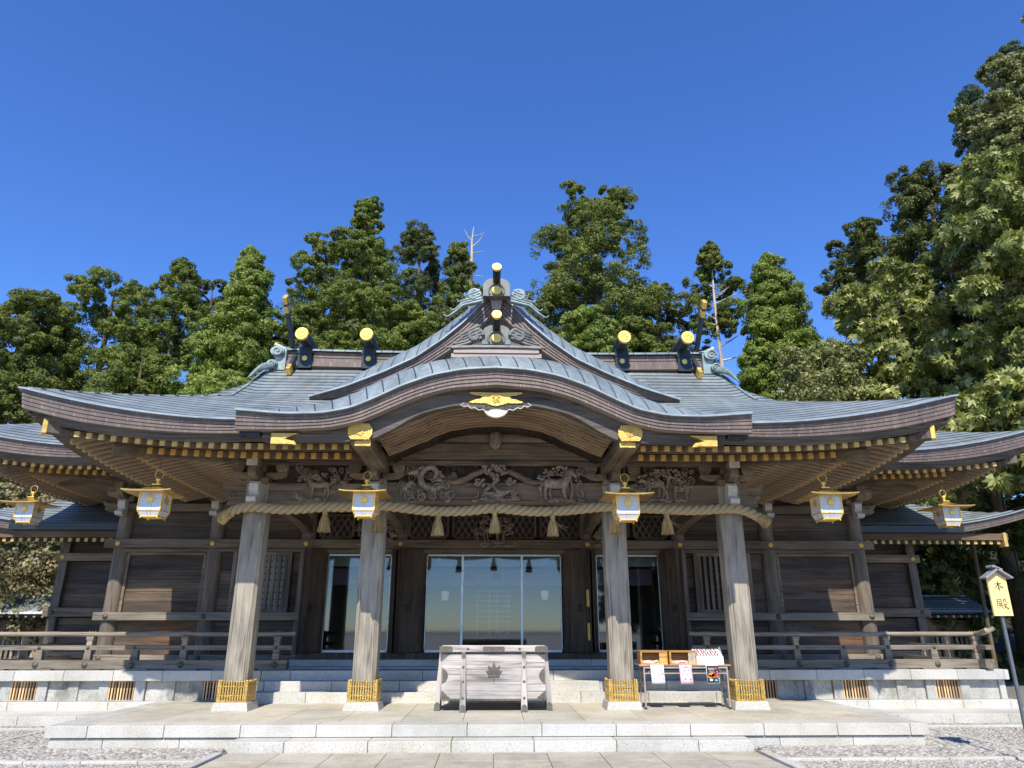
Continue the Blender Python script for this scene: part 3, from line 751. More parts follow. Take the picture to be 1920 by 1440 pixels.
# rainbow beams between the pillars, with a projecting lip along the lower edge
def rainbow(x0, x1, z0, z1, rise, name='rainbow_beam'):
    mb = MB(); n = 24; rows = []
    for i in range(n+1):
        t = i/n; x = x0 + (x1 - x0)*t
        e = min(1, min(t, 1-t)/.16); k = rise*(e*e*(3-2*e))
        lo = z0 + k
        rows.append([(x, 13.22, lo), (x, 12.98, lo), (x, 12.955, lo + .02), (x, 12.955, lo + .045), (x, 12.975, lo + .06), (x, 12.975, z1), (x, 13.22, z1)])
    mb.rows(rows, False); return mb.build(name, M['beam'], porch)
rainbow(-1.97, 1.97, 3.70, 4.12, .055); rainbow(-4.10, -2.37, 3.70, 4.09, .03); rainbow(2.37, 4.10, 3.70, 4.09, .03)
for s in (-1, 1):   # carved beam noses outside the corner pillars
    nb = MB(); prof = [(4.48, 3.72), (4.48, 4.08), (4.80, 4.05), (4.95, 4.12), (4.93, 3.98), (4.86, 3.93), (4.90, 3.86), (4.80, 3.78), (4.84, 3.71), (4.60, 3.69)]
    nb.prism([(s*a_, b_) for a_, b_ in prof], 13.0, 13.2, 'y')
    nb.tube([(p[0], 12.99, p[2]) for p in spiral(s*4.74, 3.90, .075, 1.5, 0, s)], .012, 6)
    nb.build('beam_nose', M['beam'], porch)
PB('lintel_plate', -4.6, 4.6, 12.98, 13.26, 4.44, 4.53)
PB('eave_purlin', -5.9, -1.95, 12.96, 13.24, 4.53, 4.78); PB('eave_purlin', 1.95, 5.9, 12.96, 13.24, 4.53, 4.78)
PB('gable_beam', -2.02, 2.02, 12.86, 13.12, 4.535, 4.83)
gb = MB(); gb.tube([(-1.75, 12.98, 4.96), (1.75, 12.98, 4.96)], .14, 14); gb.build('round_purlin', M['beam'], porch)
gb = MB()
planks(gb, -2.0, 2.0, 4.83, 5.55, .2, 13.14); gb.build('gable_planks', M['beam'], porch)
gb = MB(); planks(gb, -4.1, 4.1, 4.09, 4.45, .36, 13.16); gb.build('frieze_backing', M['carve_back'], porch)
# struts, pendants in the front gable
gs = MB(); gs.frustum(-.075, .075, 12.70, 12.86, 5.02, -.13, .13, 12.64, 12.92, 5.08); gs.box(-.13, .13, 12.64, 12.92, 5.08, 5.16); gs.box(-.085, .085, 12.7, 12.86, 5.16, 5.4)
gs.build('bearing_block', M['pale'], porch, .006)
gs = MB(); gs.lathe([(.03, -.17), (.10, -.10), (.13, .0), (.12, .10), (.09, .14)], (0, 12.80, 4.88), 12)
for s in (-1, 0, 1): gs.tube([(s*.05, 12.685, 4.86), (s*.06, 12.69, 4.78), (s*.02, 12.74, 4.70)], [.03, .028, .012], 6)
gs.build('carved_fist', M['carve'], porch)

# bracket sets on pillar heads
def masu(mb, x, y, z, w=.13, h=.13):
    mb.frustum(x - w*.62, x + w*.62, y - w*.62, y + w*.62, z, x - w, x + w, y - w, y + w, z + h*.45); mb.box(x - w, x + w, y - w, y + w, z + h*.45, z + h)
for x in PX:
    kb = MB()
    masu(kb, x, 13.1, 4.02, .2, .16)
    for d in (-1, 1):
        kb.prism([(x + d*.1, 4.18), (x + d*.1, 4.30), (x + d*.50, 4.30), (x + d*.50, 4.24), (x + d*.40, 4.185), (x + d*.28, 4.17)], 13.02, 13.18, 'y')
        masu(kb, x + d*.40, 13.1, 4.30, .115, .14)
    masu(kb, x, 13.1, 4.30, .115, .14)
    b0 = kb.build('bracket_set', M['beamy'], porch, .005)
    kp = MB()
    kp.prism([(12.55, 4.22), (12.55, 4.31), (13.05, 4.31), (13.05, 4.12), (12.75, 4.12), (12.62, 4.16)], x - .075, x + .075, 'x')
    masu(kp, x, 12.62, 4.31, .10, .14)
    kp.build('bracket_arm', M['beamy'], b0, .004)
    kn = MB(); xs_ = -1 if x < 0 else 1
    pr_ = [(12.93, 4.10), (12.80, 4.10), (12.74, 4.05), (12.75, 3.93), (12.80, 3.88), (12.74, 3.83), (12.66, 3.80), (12.66, 3.74), (12.74, 3.70), (12.93, 3.72)]
    kn.prism(pr_, x - .085, x + .085, 'x'); kn.build('white_nose', M['pale'], b0, .006)
    kw = MB(); kw.box(x - .095, x + .095, 12.512, 12.519, 4.325, 4.44); kw.build('pale_face', M['pale'], b0)
# tie beams running back from the pillars to the hall
for x in PX:
    tb = MB(); rows = []
    for i in range(13):
        t = i/12; y = 13.3 + t*3.6; z = 3.78 + .16*math.sin(math.pi*t) + .02*t
        rows.append([(x - .1, y, z - .14), (x + .1, y, z - .14), (x + .1, y, z + .14), (x - .1, y, z + .14)])
    tb.rows(rows, False, close=True); tb.build('tie_beam', M['beamy'], porch)
    sb = MB(); sb.box(x - .09, x + .09, 13.3, 16.9, 4.3, 4.5); sb.build('upper_tie_beam', M['beamy'], porch)

# ---- carvings in relief
def scroll(mb, x, z, r, y, th=.016, d=1, a0=0, turns=1.7): mb.tube(spiral(x, z, r, turns, a0, d, 26, y), [th*(1 - .55*i/26) for i in range(27)], 6)
def tuft(mb, x, z, r, y, n=16):
    for i in range(n):
        g, q = random.uniform(0, 6.28), r*math.sqrt(random.random())
        s_ = random.uniform(.018, .034); mb.ball((x + q*math.cos(g), y - random.uniform(0, .05), z + q*.75*math.sin(g)), (s_*1.25, s_*.8, s_*.85), 6, 4)
def cloud(mb, x0, x1, z0, z1, y, n):
    for i in range(n): scroll(mb, random.uniform(x0, x1), random.uniform(z0, z1), random.uniform(.04, .085), y + random.uniform(-.03, .01), .014, random.choice((-1, 1)), random.uniform(0, 6.28))
def frond(mb, x, z, L_, y, n=7, a0=.4, a1=2.7):
    for i in range(n):
        g = a0 + (a1 - a0)*i/(n-1); mb.tube([(x, y, z), (x + L_*.6*math.cos(g), y - .03, z + L_*.6*math.sin(g)), (x + L_*math.cos(g), y - .02, z + L_*math.sin(g) - .02)], [.014, .013, .003], 5)
def marker(mb, x, z, y):
    mb.tube([(x, y, z), (x, y, z + .15)], .006, 5)
    for k in range(5): mb.ball((x, y, z + .04 + k*.025), (.015, .01, .009), 6, 4)
def beast(mb, x, z, y, s=1.0, d=1, kind='horse'):
    q = lambda a_, b_, c=0: (x + d*a_*s, y + c, z + b_*s)
    bl = {'horse': .095, 'deer': .065, 'sheep': .085}[kind]*s
    mb.tube([q(-.20, .25), q(-.14, .265), q(0, .25), q(.12, .26), q(.18, .27)], [bl*.55, bl*.95, bl*.85, bl, bl*.6], 10)
    if kind == 'horse':
        mb.tube([q(.12, .28), q(.20, .37), q(.24, .45)], [bl*.8, bl*.58, bl*.42], 8); mb.tube([q(.22, .46), q(.28, .42), q(.325, .36)], [bl*.4, bl*.4, bl*.24], 8)
        mb.tube([q(.10, .36), q(.17, .43), q(.22, .50)], [.012, .022, .01], 5); mb.tube([q(.235, .47), q(.235, .52)], [.014, .004], 5)
        mb.tube([q(-.21, .27), q(-.27, .2), q(-.26, .06)], [.02, .03, .008], 6); lg = .25
    elif kind == 'deer':
        mb.tube([q(.14, .27), q(.20, .34), q(.23, .38)], [bl*.7, bl*.5, bl*.45], 8); mb.tube([q(.22, .39), q(.30, .36)], [bl*.5, bl*.2], 8)
        for k in (-1, 1): mb.tube([q(.22, .41), q(.20, .47, k*.02)], [.014, .004], 5)
        mb.tube([q(-.2, .27), q(-.27, .33), q(-.31, .30)], [.022, .028, .008], 6); lg = .22
    else:
        for i in range(26): mb.ball((x + d*s*random.uniform(-.19, .17), y - random.uniform(.03, .08), z + s*(.25 + random.uniform(-.08, .09))), .026*s, 6, 4)
        mb.tube([q(.17, .29), q(.25, .33)], [bl*.5, bl*.45], 8); mb.tube([q(.24, .34), q(.31, .28)], [bl*.45, bl*.25], 8); lg = .2
    for (lx, o, k) in ((-.16, -.03, -.03), (-.11, .03, .03), (.11, .04, -.03), (.155, -.02, .03)):
        mb.tube([q(lx, .24, k), q(lx - .02 + o*.4, .13, k), q(lx + o*.6, .012, k), q(lx + o*.6 + .025, .0, k)], [bl*.5, bl*.27, bl*.17, bl*.2], 6)
def ground_strip(mb, x0, x1, z, y):
    for i in range(14):
        x = random.uniform(x0, x1); mb.ball((x, y, z + random.uniform(-.015, .02)), (random.uniform(.04, .09), .045, random.uniform(.014, .03)), 7, 4)
Yc = 12.93
# leftmost: hound running under clouds
cv = MB(); beast(cv, -3.17, 3.80, Yc - .05, .95, -1, 'deer'); cloud(cv, -3.62, -2.62, 4.12, 4.42, Yc + .12, 20); cloud(cv, -3.5, -2.75, 4.0, 4.2, Yc + .04, 8)
ground_strip(cv, -3.55, -2.75, 3.79, Yc); marker(cv, -2.72, 3.80, Yc - .03); frond(cv, -3.55, 3.80, .16, Yc - .02, 6); frond(cv, -2.95, 3.9, .16, Yc - .01, 6); frond(cv, -2.85, 4.2, .2, Yc + .08, 7, 2, 5)
[tuft(cv, random.uniform(-3.6, -2.7), random.uniform(4.05, 4.38), .05, Yc + .03, 7) for _ in range(9)]; frond(cv, -3.4, 4.2, .2, Yc + .06, 8, .2, 3); cv.build('hound_carving', M['carve'], porch)
# dragon in waves
cv = MB(); pts = []
for i in range(60):
    t = i/59; g = -.6 + t*8.6
    rr = .20*(1 - .35*t); pts.append((-1.22 + .16*math.cos(g)*(1.2 - .3*t) + .20*t - .05, Yc - .06 - .03*math.sin(g*1.7), 4.22 + rr*math.sin(g)*.85 - .26*t + .06))
cv.tube(pts, [.02 + .038*math.sin(math.pi*min(1, .12 + .88*i/59)) for i in range(60)], 8)
for i in range(2, 58, 2): cv.ball((pts[i][0], pts[i][1] - .03, pts[i][2] + .035), (.012, .012, .022), 5, 4)
cv.ball((-1.46, Yc - .11, 4.28), (.085, .07, .055), 8, 6); cv.ball((-1.54, Yc - .12, 4.26), (.055, .05, .035), 8, 6)
for k in range(3): cv.tube([(-1.42, Yc - .1, 4.31), (-1.36 + .03*k, Yc - .1, 4.38), (-1.30 + .05*k, Yc - .09, 4.40 - .02*k)], [.014, .011, .003], 5)
for (x, z, r, d) in ((-1.56, 3.85, .085, 1), (-1.33, 3.84, .075, -1), (-1.12, 3.86, .08, 1), (-.93, 3.87, .07, -1), (-.88, 4.05, .06, 1), (-1.5, 4.05, .06, -1), (-1.05, 4.02, .07, 1), (-.86, 3.80, .05, 1)): scroll(cv, x, z, r, Yc - .05, .022, d, random.uniform(0, 6))
frond(cv, -1.60, 3.95, .2, Yc - .04, 5, 1.4, 2.6); marker(cv, -1.70, 3.80, Yc - .03); marker(cv, -.97, 3.80, Yc - .08); marker(cv, -.84, 3.80, Yc - .08); cloud(cv, -1.75, -.75, 4.15, 4.42, Yc + .12, 22)
[tuft(cv, random.uniform(-1.65, -.85), random.uniform(3.95, 4.38), .05, Yc + .02, 7) for _ in range(10)]; cloud(cv, -1.7, -.8, 3.82, 4.1, Yc, 12); cv.build('dragon_carving', M['carve'], porch)
# centre: long-necked bird and pine
cv = MB()
for (x, z, r, n) in ((-.18, 4.33, .10, 22), (.12, 4.34, .13, 26), (.0, 4.24, .10, 18), (-.27, 4.10, .10, 22), (.28, 4.12, .09, 16), (.02, 4.38, .1, 14)): tuft(cv, x, z, r, Yc - .06, n)
cv.tube([(-.20, Yc, 3.84), (-.17, Yc - .02, 3.96), (-.06, Yc - .03, 4.06), (.05, Yc - .03, 4.16), (.02, Yc - .03, 4.28)], [.05, .045, .04, .035, .025], 8); cv.tube([(-.06, Yc - .03, 4.06), (-.2, Yc - .03, 4.1)], [.03, .02], 6)
cv.tube([(-.01, Yc - .1, 4.14), (-.02, Yc - .12, 4.02), (.05, Yc - .13, 3.93), (.16, Yc - .13, 3.90), (.28, Yc - .1, 3.95)], [.014, .024, .034, .05, .02], 8); cv.ball((-.02, Yc - .11, 4.16), (.03, .022, .022), 7, 5)
for k in range(7): cv.tube([(.2, Yc - .1, 3.9), (.1 - k*.045, Yc - .09, 3.84 + .012*k), (-.02 - k*.04, Yc - .08, 3.80 + .008*k)], [.02, .017, .005], 5)
ground_strip(cv, -.38, .42, 3.79, Yc - .03); ground_strip(cv, -.38, .42, 3.81, Yc - .03); marker(cv, -.36, 3.82, Yc - .05); marker(cv, -.31, 3.82, Yc - .05); tuft(cv, .34, 3.92, .05, Yc - .04, 10); frond(cv, .34, 3.82, .1, Yc - .04, 5)
cv.build('bird_carving', M['carve'], porch)
cv = MB(); cloud(cv, -.95, -.25, 4.17, 4.43, Yc + .13, 16); cloud(cv, .25, .95, 4.17, 4.43, Yc + .13, 16); build_sides(cv, 'scroll_carving', M['carve_back'], porch)
cv = MB()
for s in (-1, 1): cv.tube([(s*.22, Yc, 4.33), (s*.38, Yc - .02, 4.26), (s*.55, Yc - .03, 4.16), (s*.72, Yc - .03, 4.11), (s*.88, Yc - .02, 4.13)], [.05, .06, .06, .055, .03], 8)
cv.box(-.2, .2, Yc - .02, Yc + .15, 4.36, 4.44); cv.build('frog_leg_strut', M['beam'], porch)
# horse under blossom
cv = MB(); beast(cv, 1.12, 3.80, Yc - .07, 1.12, 1, 'horse'); 
for (x, z, r, n) in ((.92, 4.14, .12, 22), (1.2, 4.33, .14, 24), (1.02, 4.3, .12, 18), (1.46, 4.30, .1, 18), (1.5, 4.1, .09, 16), (.85, 4.2, .07, 10), (1.55, 3.9, .07, 12)): tuft(cv, x, z, r, Yc, n)
cv.tube([(1.38, Yc, 3.82), (1.42, Yc, 4.0), (1.38, Yc, 4.2), (1.2, Yc, 4.32)], [.03, .028, .022, .015], 6); ground_strip(cv, .85, 1.6, 3.79, Yc - .03); marker(cv, .84, 3.8, Yc - .05); marker(cv, .90, 3.8, Yc - .05); cloud(cv, 1.3, 1.75, 4.15, 4.42, Yc + .12, 9)
cv.build('horse_carving', M['carve'], porch)
# sheep below a tree
cv = MB(); beast(cv, 2.90, 3.86, Yc - .06, .9, -1, 'sheep'); beast(cv, 2.64, 3.80, Yc - .06, .6, -1, 'sheep'); beast(cv, 3.40, 3.82, Yc - .05, .7, 1, 'sheep')
for (x, z, r, n) in ((2.75, 4.18, .13, 24), (3.0, 4.30, .14, 26), (3.25, 4.28, .15, 26), (3.42, 4.16, .1, 16), (2.95, 4.15, .1, 14)): tuft(cv, x, z, r, Yc + .02, n)
cv.tube([(3.15, Yc, 3.82), (3.12, Yc, 4.0), (3.2, Yc, 4.2), (3.1, Yc, 4.32)], [.035, .03, .022, .015], 6); ground_strip(cv, 2.6, 3.6, 3.79, Yc - .03); marker(cv, 3.58, 3.80, Yc - .04); cloud(cv, 2.5, 3.75, 4.14, 4.42, Yc + .12, 22)
cloud(cv, 2.55, 3.7, 3.95, 4.2, Yc + .06, 10); cv.build('sheep_carving', M['carve'], porch)
# transom carvings of the hall
Yt = 16.80
cv = MB()
for (x, z, r, n) in ((-.34, 3.72, .13, 26), (-.25, 3.88, .12, 22), (.3, 3.72, .13, 26), (.22, 3.95, .13, 26), (.36, 3.85, .08, 14), (-.2, 4.02, .09, 14)): tuft(cv, x, z, r, Yt, n)
beast(cv, -.05, 3.50, Yt - .07, .95, 1, 'deer'); ground_strip(cv, -.5, .5, 3.45, Yt - .04); ground_strip(cv, -.4, .4, 3.40, Yt - .04); cv.tube([(.22, Yt, 3.45), (.2, Yt, 3.7), (.05, Yt, 3.95), (-.1, Yt, 4.0)], [.03, .028, .02, .012], 6); marker(cv, -.44, 3.47, Yt - .05); marker(cv, -.38, 3.47, Yt - .05)
cv.build('tiger_carving', M['carve'], hall)
cv = MB(); frond(cv, -3.0, 3.72, .28, Yt, 11, .3, 3.0)
for i in range(16): frond(cv, random.uniform(-3.0, -2.3), random.uniform(3.42, 3.75), .16, Yt - .03, 4, random.uniform(0, 1), random.uniform(2, 3))
tuft(cv, -2.4, 3.85, .12, Yt, 24); tuft(cv, -2.7, 3.65, .14, Yt, 20); ground_strip(cv, -3.15, -2.3, 3.42, Yt - .04); marker(cv, -3.06, 3.47, Yt - .04); marker(cv, -2.99, 3.47, Yt - .04); cv.build('foliage_carving', M['carve'], hall)
cv = MB()
for (x, z, r) in ((2.35, 3.98, .12), (2.52, 3.75, .12), (2.78, 3.88, .14), (2.80, 3.68, .12), (2.4, 3.62, .1)):
    cv.ball((x, Yt, z), (r*1.15, .08, r*.8), 12, 8); scroll(cv, x, z, r*.95, Yt - .07, .014, 1, 1); scroll(cv, x, z, r*.6, Yt - .08, .012, -1, 3)
ground_strip(cv, 2.3, 3.1, 3.42, Yt - .04); frond(cv, 2.5, 3.45, .14, Yt - .05, 6); frond(cv, 2.7, 3.45, .14, Yt - .05, 6); cv.build('pine_carving', M['carve'], hall)
# ---------------------------------------------------------------- great roof of the porch
E0, XT = 10.85, 7.45
prof1 = lambda d: 4.69 + .333*d + .054*d*d
XG = 5.10
def liftf(s, amp=.49, ln=3.45, p=1.85): return amp*max(0.0, 1 - s/ln)**p
def zroof(x, t):
    tp = XT - abs(x); d = min(t, tp) if abs(x) > XG + 1e-6 else t
    m_ = max(0, min(t, tp)); return prof1(d) + liftf(abs(t - tp))*max(0, 1 - m_/2.6)**.9
rf = MB()
def t_start(x):
    # the slope only begins where it rises out of the front gable's roof
    if abs(x) > 3.9: return 0.0
    z = lerp_tab([(0, 5.80), (1, 5.72), (1.5, 5.54), (1.95, 5.32), (2.5, 5.02), (3.285, 4.87), (3.9, 4.70)], abs(x)) - .04
    t = 0.0
    while prof1(t) < z: t += .02
    return max(0, t - .02)
tsr = np.concatenate([np.linspace(0, XT - XG, 20), np.linspace(XT - XG, 4.4, 24)[1:]])
rows, uv = [], []
for t in tsr:
    xe = max(XT - t, XG); xs = np.linspace(-xe, xe, 85); r_, u_ = [], []
    for x in xs: te = max(t, t_start(x)); r_.append((x, E0 + te, zroof(x, te))); u_.append((x, te*1.1))
    rows.append(r_); uv.append(u_)
rf.rows(rows, True, uv)
xs = np.linspace(-XG, XG, 30)
rf.rows([[(x, E0 + 4.4 + t, prof1(4.4 - t)) for x in xs] for t in np.linspace(0, 4.0, 12)], True, [[(x, 5 + t*1.1) for x in xs] for t in np.linspace(0, 4, 12)])
for s in (-1, 1):
    R2, U2 = [], []
    for tp in tsr[:20]:
        x = s*(XT - tp)
        R2.append([(x, E0 + tp + (6.2 - tp)*j/24, zroof(x - s*1e-9 if tp < XT - XG - 1e-6 else s*(XG + 1e-5), tp + (6.2 - tp)*j/24)) for j in range(25)]); U2.append([(E0 + tp + (6.2 - tp)*j/24, tp*1.1) for j in range(25)])
    rf.rows(R2, True, U2)
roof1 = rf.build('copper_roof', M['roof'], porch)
so = roof1.modifiers.new("thick", 'SOLIDIFY'); so.thickness = .03; so.offset = -1
# gable walls and rake caps at the two ends
gw = MB(); rc = MB()
for s in (-1, 1):
    pts = [(E0 + t, zroof(s*XG, t)) for t in np.linspace(XT - XG, 4.4, 12)]
    poly = [(y, z - .03) for y, z in pts] + [(E0 + 4.4 + t, prof1(4.4 - t) - .03) for t in np.linspace(.2, 2.0, 8)]
    gw.prism(poly, s*(XG - .14), s*(XG - .10), 'x')
    rc.rows([[(s*(XG - .04), y, z + .018), (s*(XG + .025), y, z + .018), (s*(XG + .025), y, z - .07), (s*(XG - .05), y, z - .07)] for y, z in pts], False)
build_sides(gw, 'end_gable', M['barge'], porch); build_sides(rc, 'rake_edge', M['patina'], porch)

def fascia_rows(path, normals, th, layers=5, step=.012, groove=.010):
    """layered copper eave edge: path of top points, outward normals, thickness per point"""
    prof = []
    for k in range(layers):
        a_ = k/layers; b_ = (k+1)/layers
        prof += [(-k*step, a_), (-k*step, b_ - .03), (-k*step - .022, b_ - .028), (-k*step - .022, b_)]
    return [[(p[0] + n[0]*o, p[1] + n[1]*o, p[2] - h*q) for o, q in prof] for p, n, h in zip(path, normals, th)], [[0 + 0, ] for _ in path], prof
def fascia(name, path, normals, th, parent, layers=5, step=.012, lip=True):
    mb = MB(); rows, _, prof = fascia_rows(path, normals, th, layers, step)
    ln = [0.0]
    for p, q in zip(path[:-1], path[1:]): ln.append(ln[-1] + (Vector(q) - Vector(p)).length)
    uv = [[(l, q*layers + .01) for o, q in prof] for l in ln]
    mb.rows(rows, False, uv)
    mb.rows([[r[-1], (r[-1][0] - n[0]*.35, r[-1][1] - n[1]*.35, r[-1][2] + .02)] for r, n in zip(rows, normals)], False)
    f = mb.build(name, M['fascia'], parent)
    if lip:
        lm_ = MB(); lm_.rows([[(p[0] - n[0]*.12, p[1] - n[1]*.12, p[2] + .012), (p[0] + n[0]*.055, p[1] + n[1]*.055, p[2] + .012), (p[0] + n[0]*.055, p[1] + n[1]*.055, p[2] - .016), (p[0] - n[0]*.05, p[1] - n[1]*.05, p[2] - .016)] for p, n in zip(path, normals)], False)
        lm_.build('roof_lip', M['lip'], f)
    return f
thk = lambda u: .205 + .11*max(0, min(1, (u - 3.9)/2.6))
for s in (-1, 1):
    path, nr, th = [], [], []
    for u in np.linspace(3.5, 7.45, 40): path.append((s*u, E0, zroof(s*u, 0))); nr.append((0, -1, 0)); th.append(thk(u))
    nr[-1] = (s*.7, -.7, 0)
    for t in np.linspace(.1, 6.2, 40): path.append((s*XT, E0 + t, zroof(s*XT, t))); nr.append((s, 0, 0)); th.append(thk(7.45 - t*.8))
    fascia('eave_fascia', path, nr, th, porch)
    # plain dark board under the fascia
    eb = MB(); rows = []
    for p, n, h in zip(path, nr, th):
        z1 = p[2] - h
        rows.append([(p[0] - n[0]*.13, p[1] - n[1]*.13, z1 + .03), (p[0] - n[0]*.14, p[1] - n[1]*.14, z1 - .07), (p[0] - n[0]*.19, p[1] - n[1]*.19, z1 - .075), (p[0] - n[0]*.20, p[1] - n[1]*.20, z1 - .105 - .0*h), (p[0] - n[0]*.4, p[1] - n[1]*.4, z1 - .06)])
    eb.rows(rows, False); eb.build('eave_board', M['barge'], porch)

# ---------------------------------------------------------------- undulating front gable
KT = smooth_tab([(0, 5.475), (.507, 5.445), (.971, 5.352), (1.436, 5.178), (1.884, 4.95), (2.217, 4.80), (2.664, 4.712), (3.238, 4.70), (3.97, 4.757)])
KB = smooth_tab([(0, 5.208), (.732, 5.146), (1.198, 5.011), (1.647, 4.808), (2.088, 4.60), (2.533, 4.497), (3.213, 4.458), (3.97, 4.455)])
KC = [(0, .30), (.62, .32), (1.0, .34), (1.5, .36), (1.95, .37), (2.5, .28), (3.285, .15), (3.97, .03)]
# flip reflection at x=0 would kink the crown: keep it level
KT = [(x, min(z, 5.475)) for x, z in KT]; KB = [(x, min(z, 5.208)) for x, z in KB]
kt = lambda x: lerp_tab(KT, abs(x)); kb_ = lambda x: lerp_tab(KB, abs(x)); kc = lambda x: lerp_tab(KC, abs(x))
YK = 10.55
xs = np.linspace(-3.97, 3.97, 121)
fascia('front_gable_fascia', [(x, YK, kt(x)) for x in xs], [(0, -1, 0)]*121, [kt(x) - kb_(x) for x in xs], porch, 5, .014)
for s in (-1, 1):   # short return at the two ends
    rt = MB(); p = s*3.97
    for k in range(5):
        h = (kt(3.97) - kb_(3.97))/5; z1 = kt(3.97) - k*h
        rt.box(min(p, p - s*.3), max(p, p - s*.3), YK + .014*k + .002, 11.2, z1 - h + .012, z1 - .001)
    rt.build('fascia_return', M['fascia'], porch)
    ed = MB(); ed.box(min(s*3.62, s*3.93), max(s*3.62, s*3.93), 10.72, 10.9, kb_(3.9) - .055, kb_(3.9) + .02); ed.build('gable_end_block', M['black'], porch)
ln = [0]
for a_, b_ in zip(xs[:-1], xs[1:]): ln.append(ln[-1] + math.hypot(b_ - a_, kt(b_) - kt(a_)))
cp = MB(); rows, uv = [], []
for x, l in zip(xs, ln):
    r_ = []; u_ = []
    for k in range(7):
        t = k/6; r_.append((x, YK - .03 + .33*t, kt(x) + .014 + kc(x)*(1 - (1 - t)**1.5))); u_.append((l + .12*t, .05 + .8*t))
    rows.append(r_); uv.append(u_)
cp.rows(rows, True, uv); cp.build('gable_cap_band', M['cap'], porch)
pl = MB()
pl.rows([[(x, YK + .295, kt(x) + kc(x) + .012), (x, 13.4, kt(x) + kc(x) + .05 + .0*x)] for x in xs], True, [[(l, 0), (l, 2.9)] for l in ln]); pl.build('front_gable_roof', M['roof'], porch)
# bargeboard
BB = smooth_tab([(0, 4.975), (.678, 4.92), (1.097, 4.82), (1.296, 4.735), (1.587, 4.54), (1.91, 4.37), (2.3, 4.335), (3.6, 4.335)], 120, 5, 2)
bb = lambda x: min(4.975, lerp_tab(BB, abs(x)))
xb = np.linspace(-3.6, 3.6, 111); bd = MB()
bd.rows([[(x, 10.95, kb_(x) + .05), (x, 10.775, kb_(x) + .05), (x, 10.775, kb_(x) - .055), (x, 10.80, kb_(x) - .065), (x, 10.80, bb(x)), (x, 10.95, bb(x) + .004), (x, 10.95, kb_(x) + .05)] for x in xb], True)
bg_ = bd.build('bargeboard', M['barge'], porch)
ms_ = bg_.modifiers.new("es", 'EDGE_SPLIT'); ms_.split_angle = R(35)
# underside of the front gable: stepped curved ribs with a small cusp
AR = [(0, 4.985), (.4, 4.965), (.8, 4.895), (1.06, 4.80), (1.20, 4.715), (1.27, 4.695), (1.45, 4.62), (1.65, 4.53), (1.86, 4.45)]
ar = lambda x: lerp_tab(AR, abs(x))
xa = np.linspace(-1.86, 1.86, 75)
for k in range(8):
    y = 10.97 + k*.125; ab = MB(); dz = -.012*k; sc = 1 - .004*k
    ab.rows([[(x*sc, y + .10, ar(x) + .16), (x*sc, y, ar(x) + .16), (x*sc, y, ar(x) + dz), (x*sc, y + .085, ar(x) + dz), (x*sc, y + .085, ar(x) + .16)] for x in xa], False)
    ab.build('curved_rib', M['arch'], porch)
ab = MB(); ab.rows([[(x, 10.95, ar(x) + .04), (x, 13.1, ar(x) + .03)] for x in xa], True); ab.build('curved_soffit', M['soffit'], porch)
for s in (-1, 1):   # heavy longitudinal beams below the springing, gold-capped
    lb = MB(); lb.box(s*2.10 - .15, s*2.10 + .15, 10.84, 13.0, 4.29, 4.52); b0 = lb.build('gable_purlin', M['beamy'], porch, .008)
    gp = MB(); gp.box(s*2.06 - .125, s*2.06 + .125, 10.815, 10.84, 4.265, 4.43); gp.build('gold_cap', M['goldplate'], b0, .004)
    op = MB(); cx_, cz_ = s*2.10, 4.485
    op.prism([(cx_ + a_*.19, cz_ + b_*.13) for a_, b_ in ((-1, .35), (-.72, .95), (0, 1.0), (.72, .95), (1, .35), (1, -.35), (.75, -1), (-.75, -1), (-1, -.35))], 10.755, 10.785, 'y')
    op.disc((cx_, cz_), .07, 10.745, 10.757, 20)
    for k in range(5): op.prism([(cx_ + .05*math.cos(g), cz_ + .05*math.sin(g)) for g in (k*1.2566 + .2, k*1.2566 + .7, k*1.2566 + 1.2)] + [(cx_, cz_)], 10.738, 10.746, 'y')
    op.build('gold_ornament', M['goldplate'], porch, .004)
    gp = MB(); x0 = s*3.44
    gp.prism([(x0, 4.435), (x0, 4.265), (x0 - s*.30, 4.265), (x0 - s*.40, 4.245), (x0 - s*.36, 4.31), (x0 - s*.27, 4.33), (x0 - s*.20, 4.35), (x0 - s*.27, 4.37), (x0 - s*.30, 4.39), (x0 - s*.42, 4.435)][::s], 10.70, 10.80, 'y')
    gp.build('gold_corner_plate', M['goldplate'], porch, .003)
gp = MB()
h = [(0, 5.125), (.40, 5.135), (.425, 5.115), (.33, 5.085), (.25, 5.07), (.21, 5.05), (.25, 5.03), (.33, 5.01), (.425, 4.975), (.40, 4.955), (.17, 4.955), (.09, 4.925), (0, 4.905)]
gp.prism(h + [(-a_, b_) for a_, b_ in h[::-1][1:-1]], 10.745, 10.80, 'y'); gp.disc((0, 5.04), .075, 10.733, 10.747, 20)
for k in range(6): gp.ball((.045*math.cos(k*1.047), 10.732, 5.04 + .045*math.sin(k*1.047)), (.02, .008, .02), 6, 4)
gp.build('gold_crest_plate', M['goldplate'], porch, .003)
gh = MB()
for s in (-1, 1): gh.ball((s*.255, 10.742, 5.05), (.022, .006, .028), 8, 5)
build_sides(gh, 'crest_eyelet', M['black'], porch)
ge = MB()
w_ = [(0, 4.96), (.50, 4.965), (.56, 4.93), (.50, 4.90), (.44, 4.915), (.40, 4.875), (.33, 4.885), (.27, 4.845), (.20, 4.86), (.17, 4.82), (0, 4.80)]
ge.prism(w_ + [(-a_, b_) for a_, b_ in w_[::-1][1:-1]], 10.77, 10.82, 'y')
for s in (-1, 1):
    scroll(ge, s*.14, 4.89, .055, 10.762, .012, s); scroll(ge, s*.27, 4.915, .04, 10.762, .010, s)
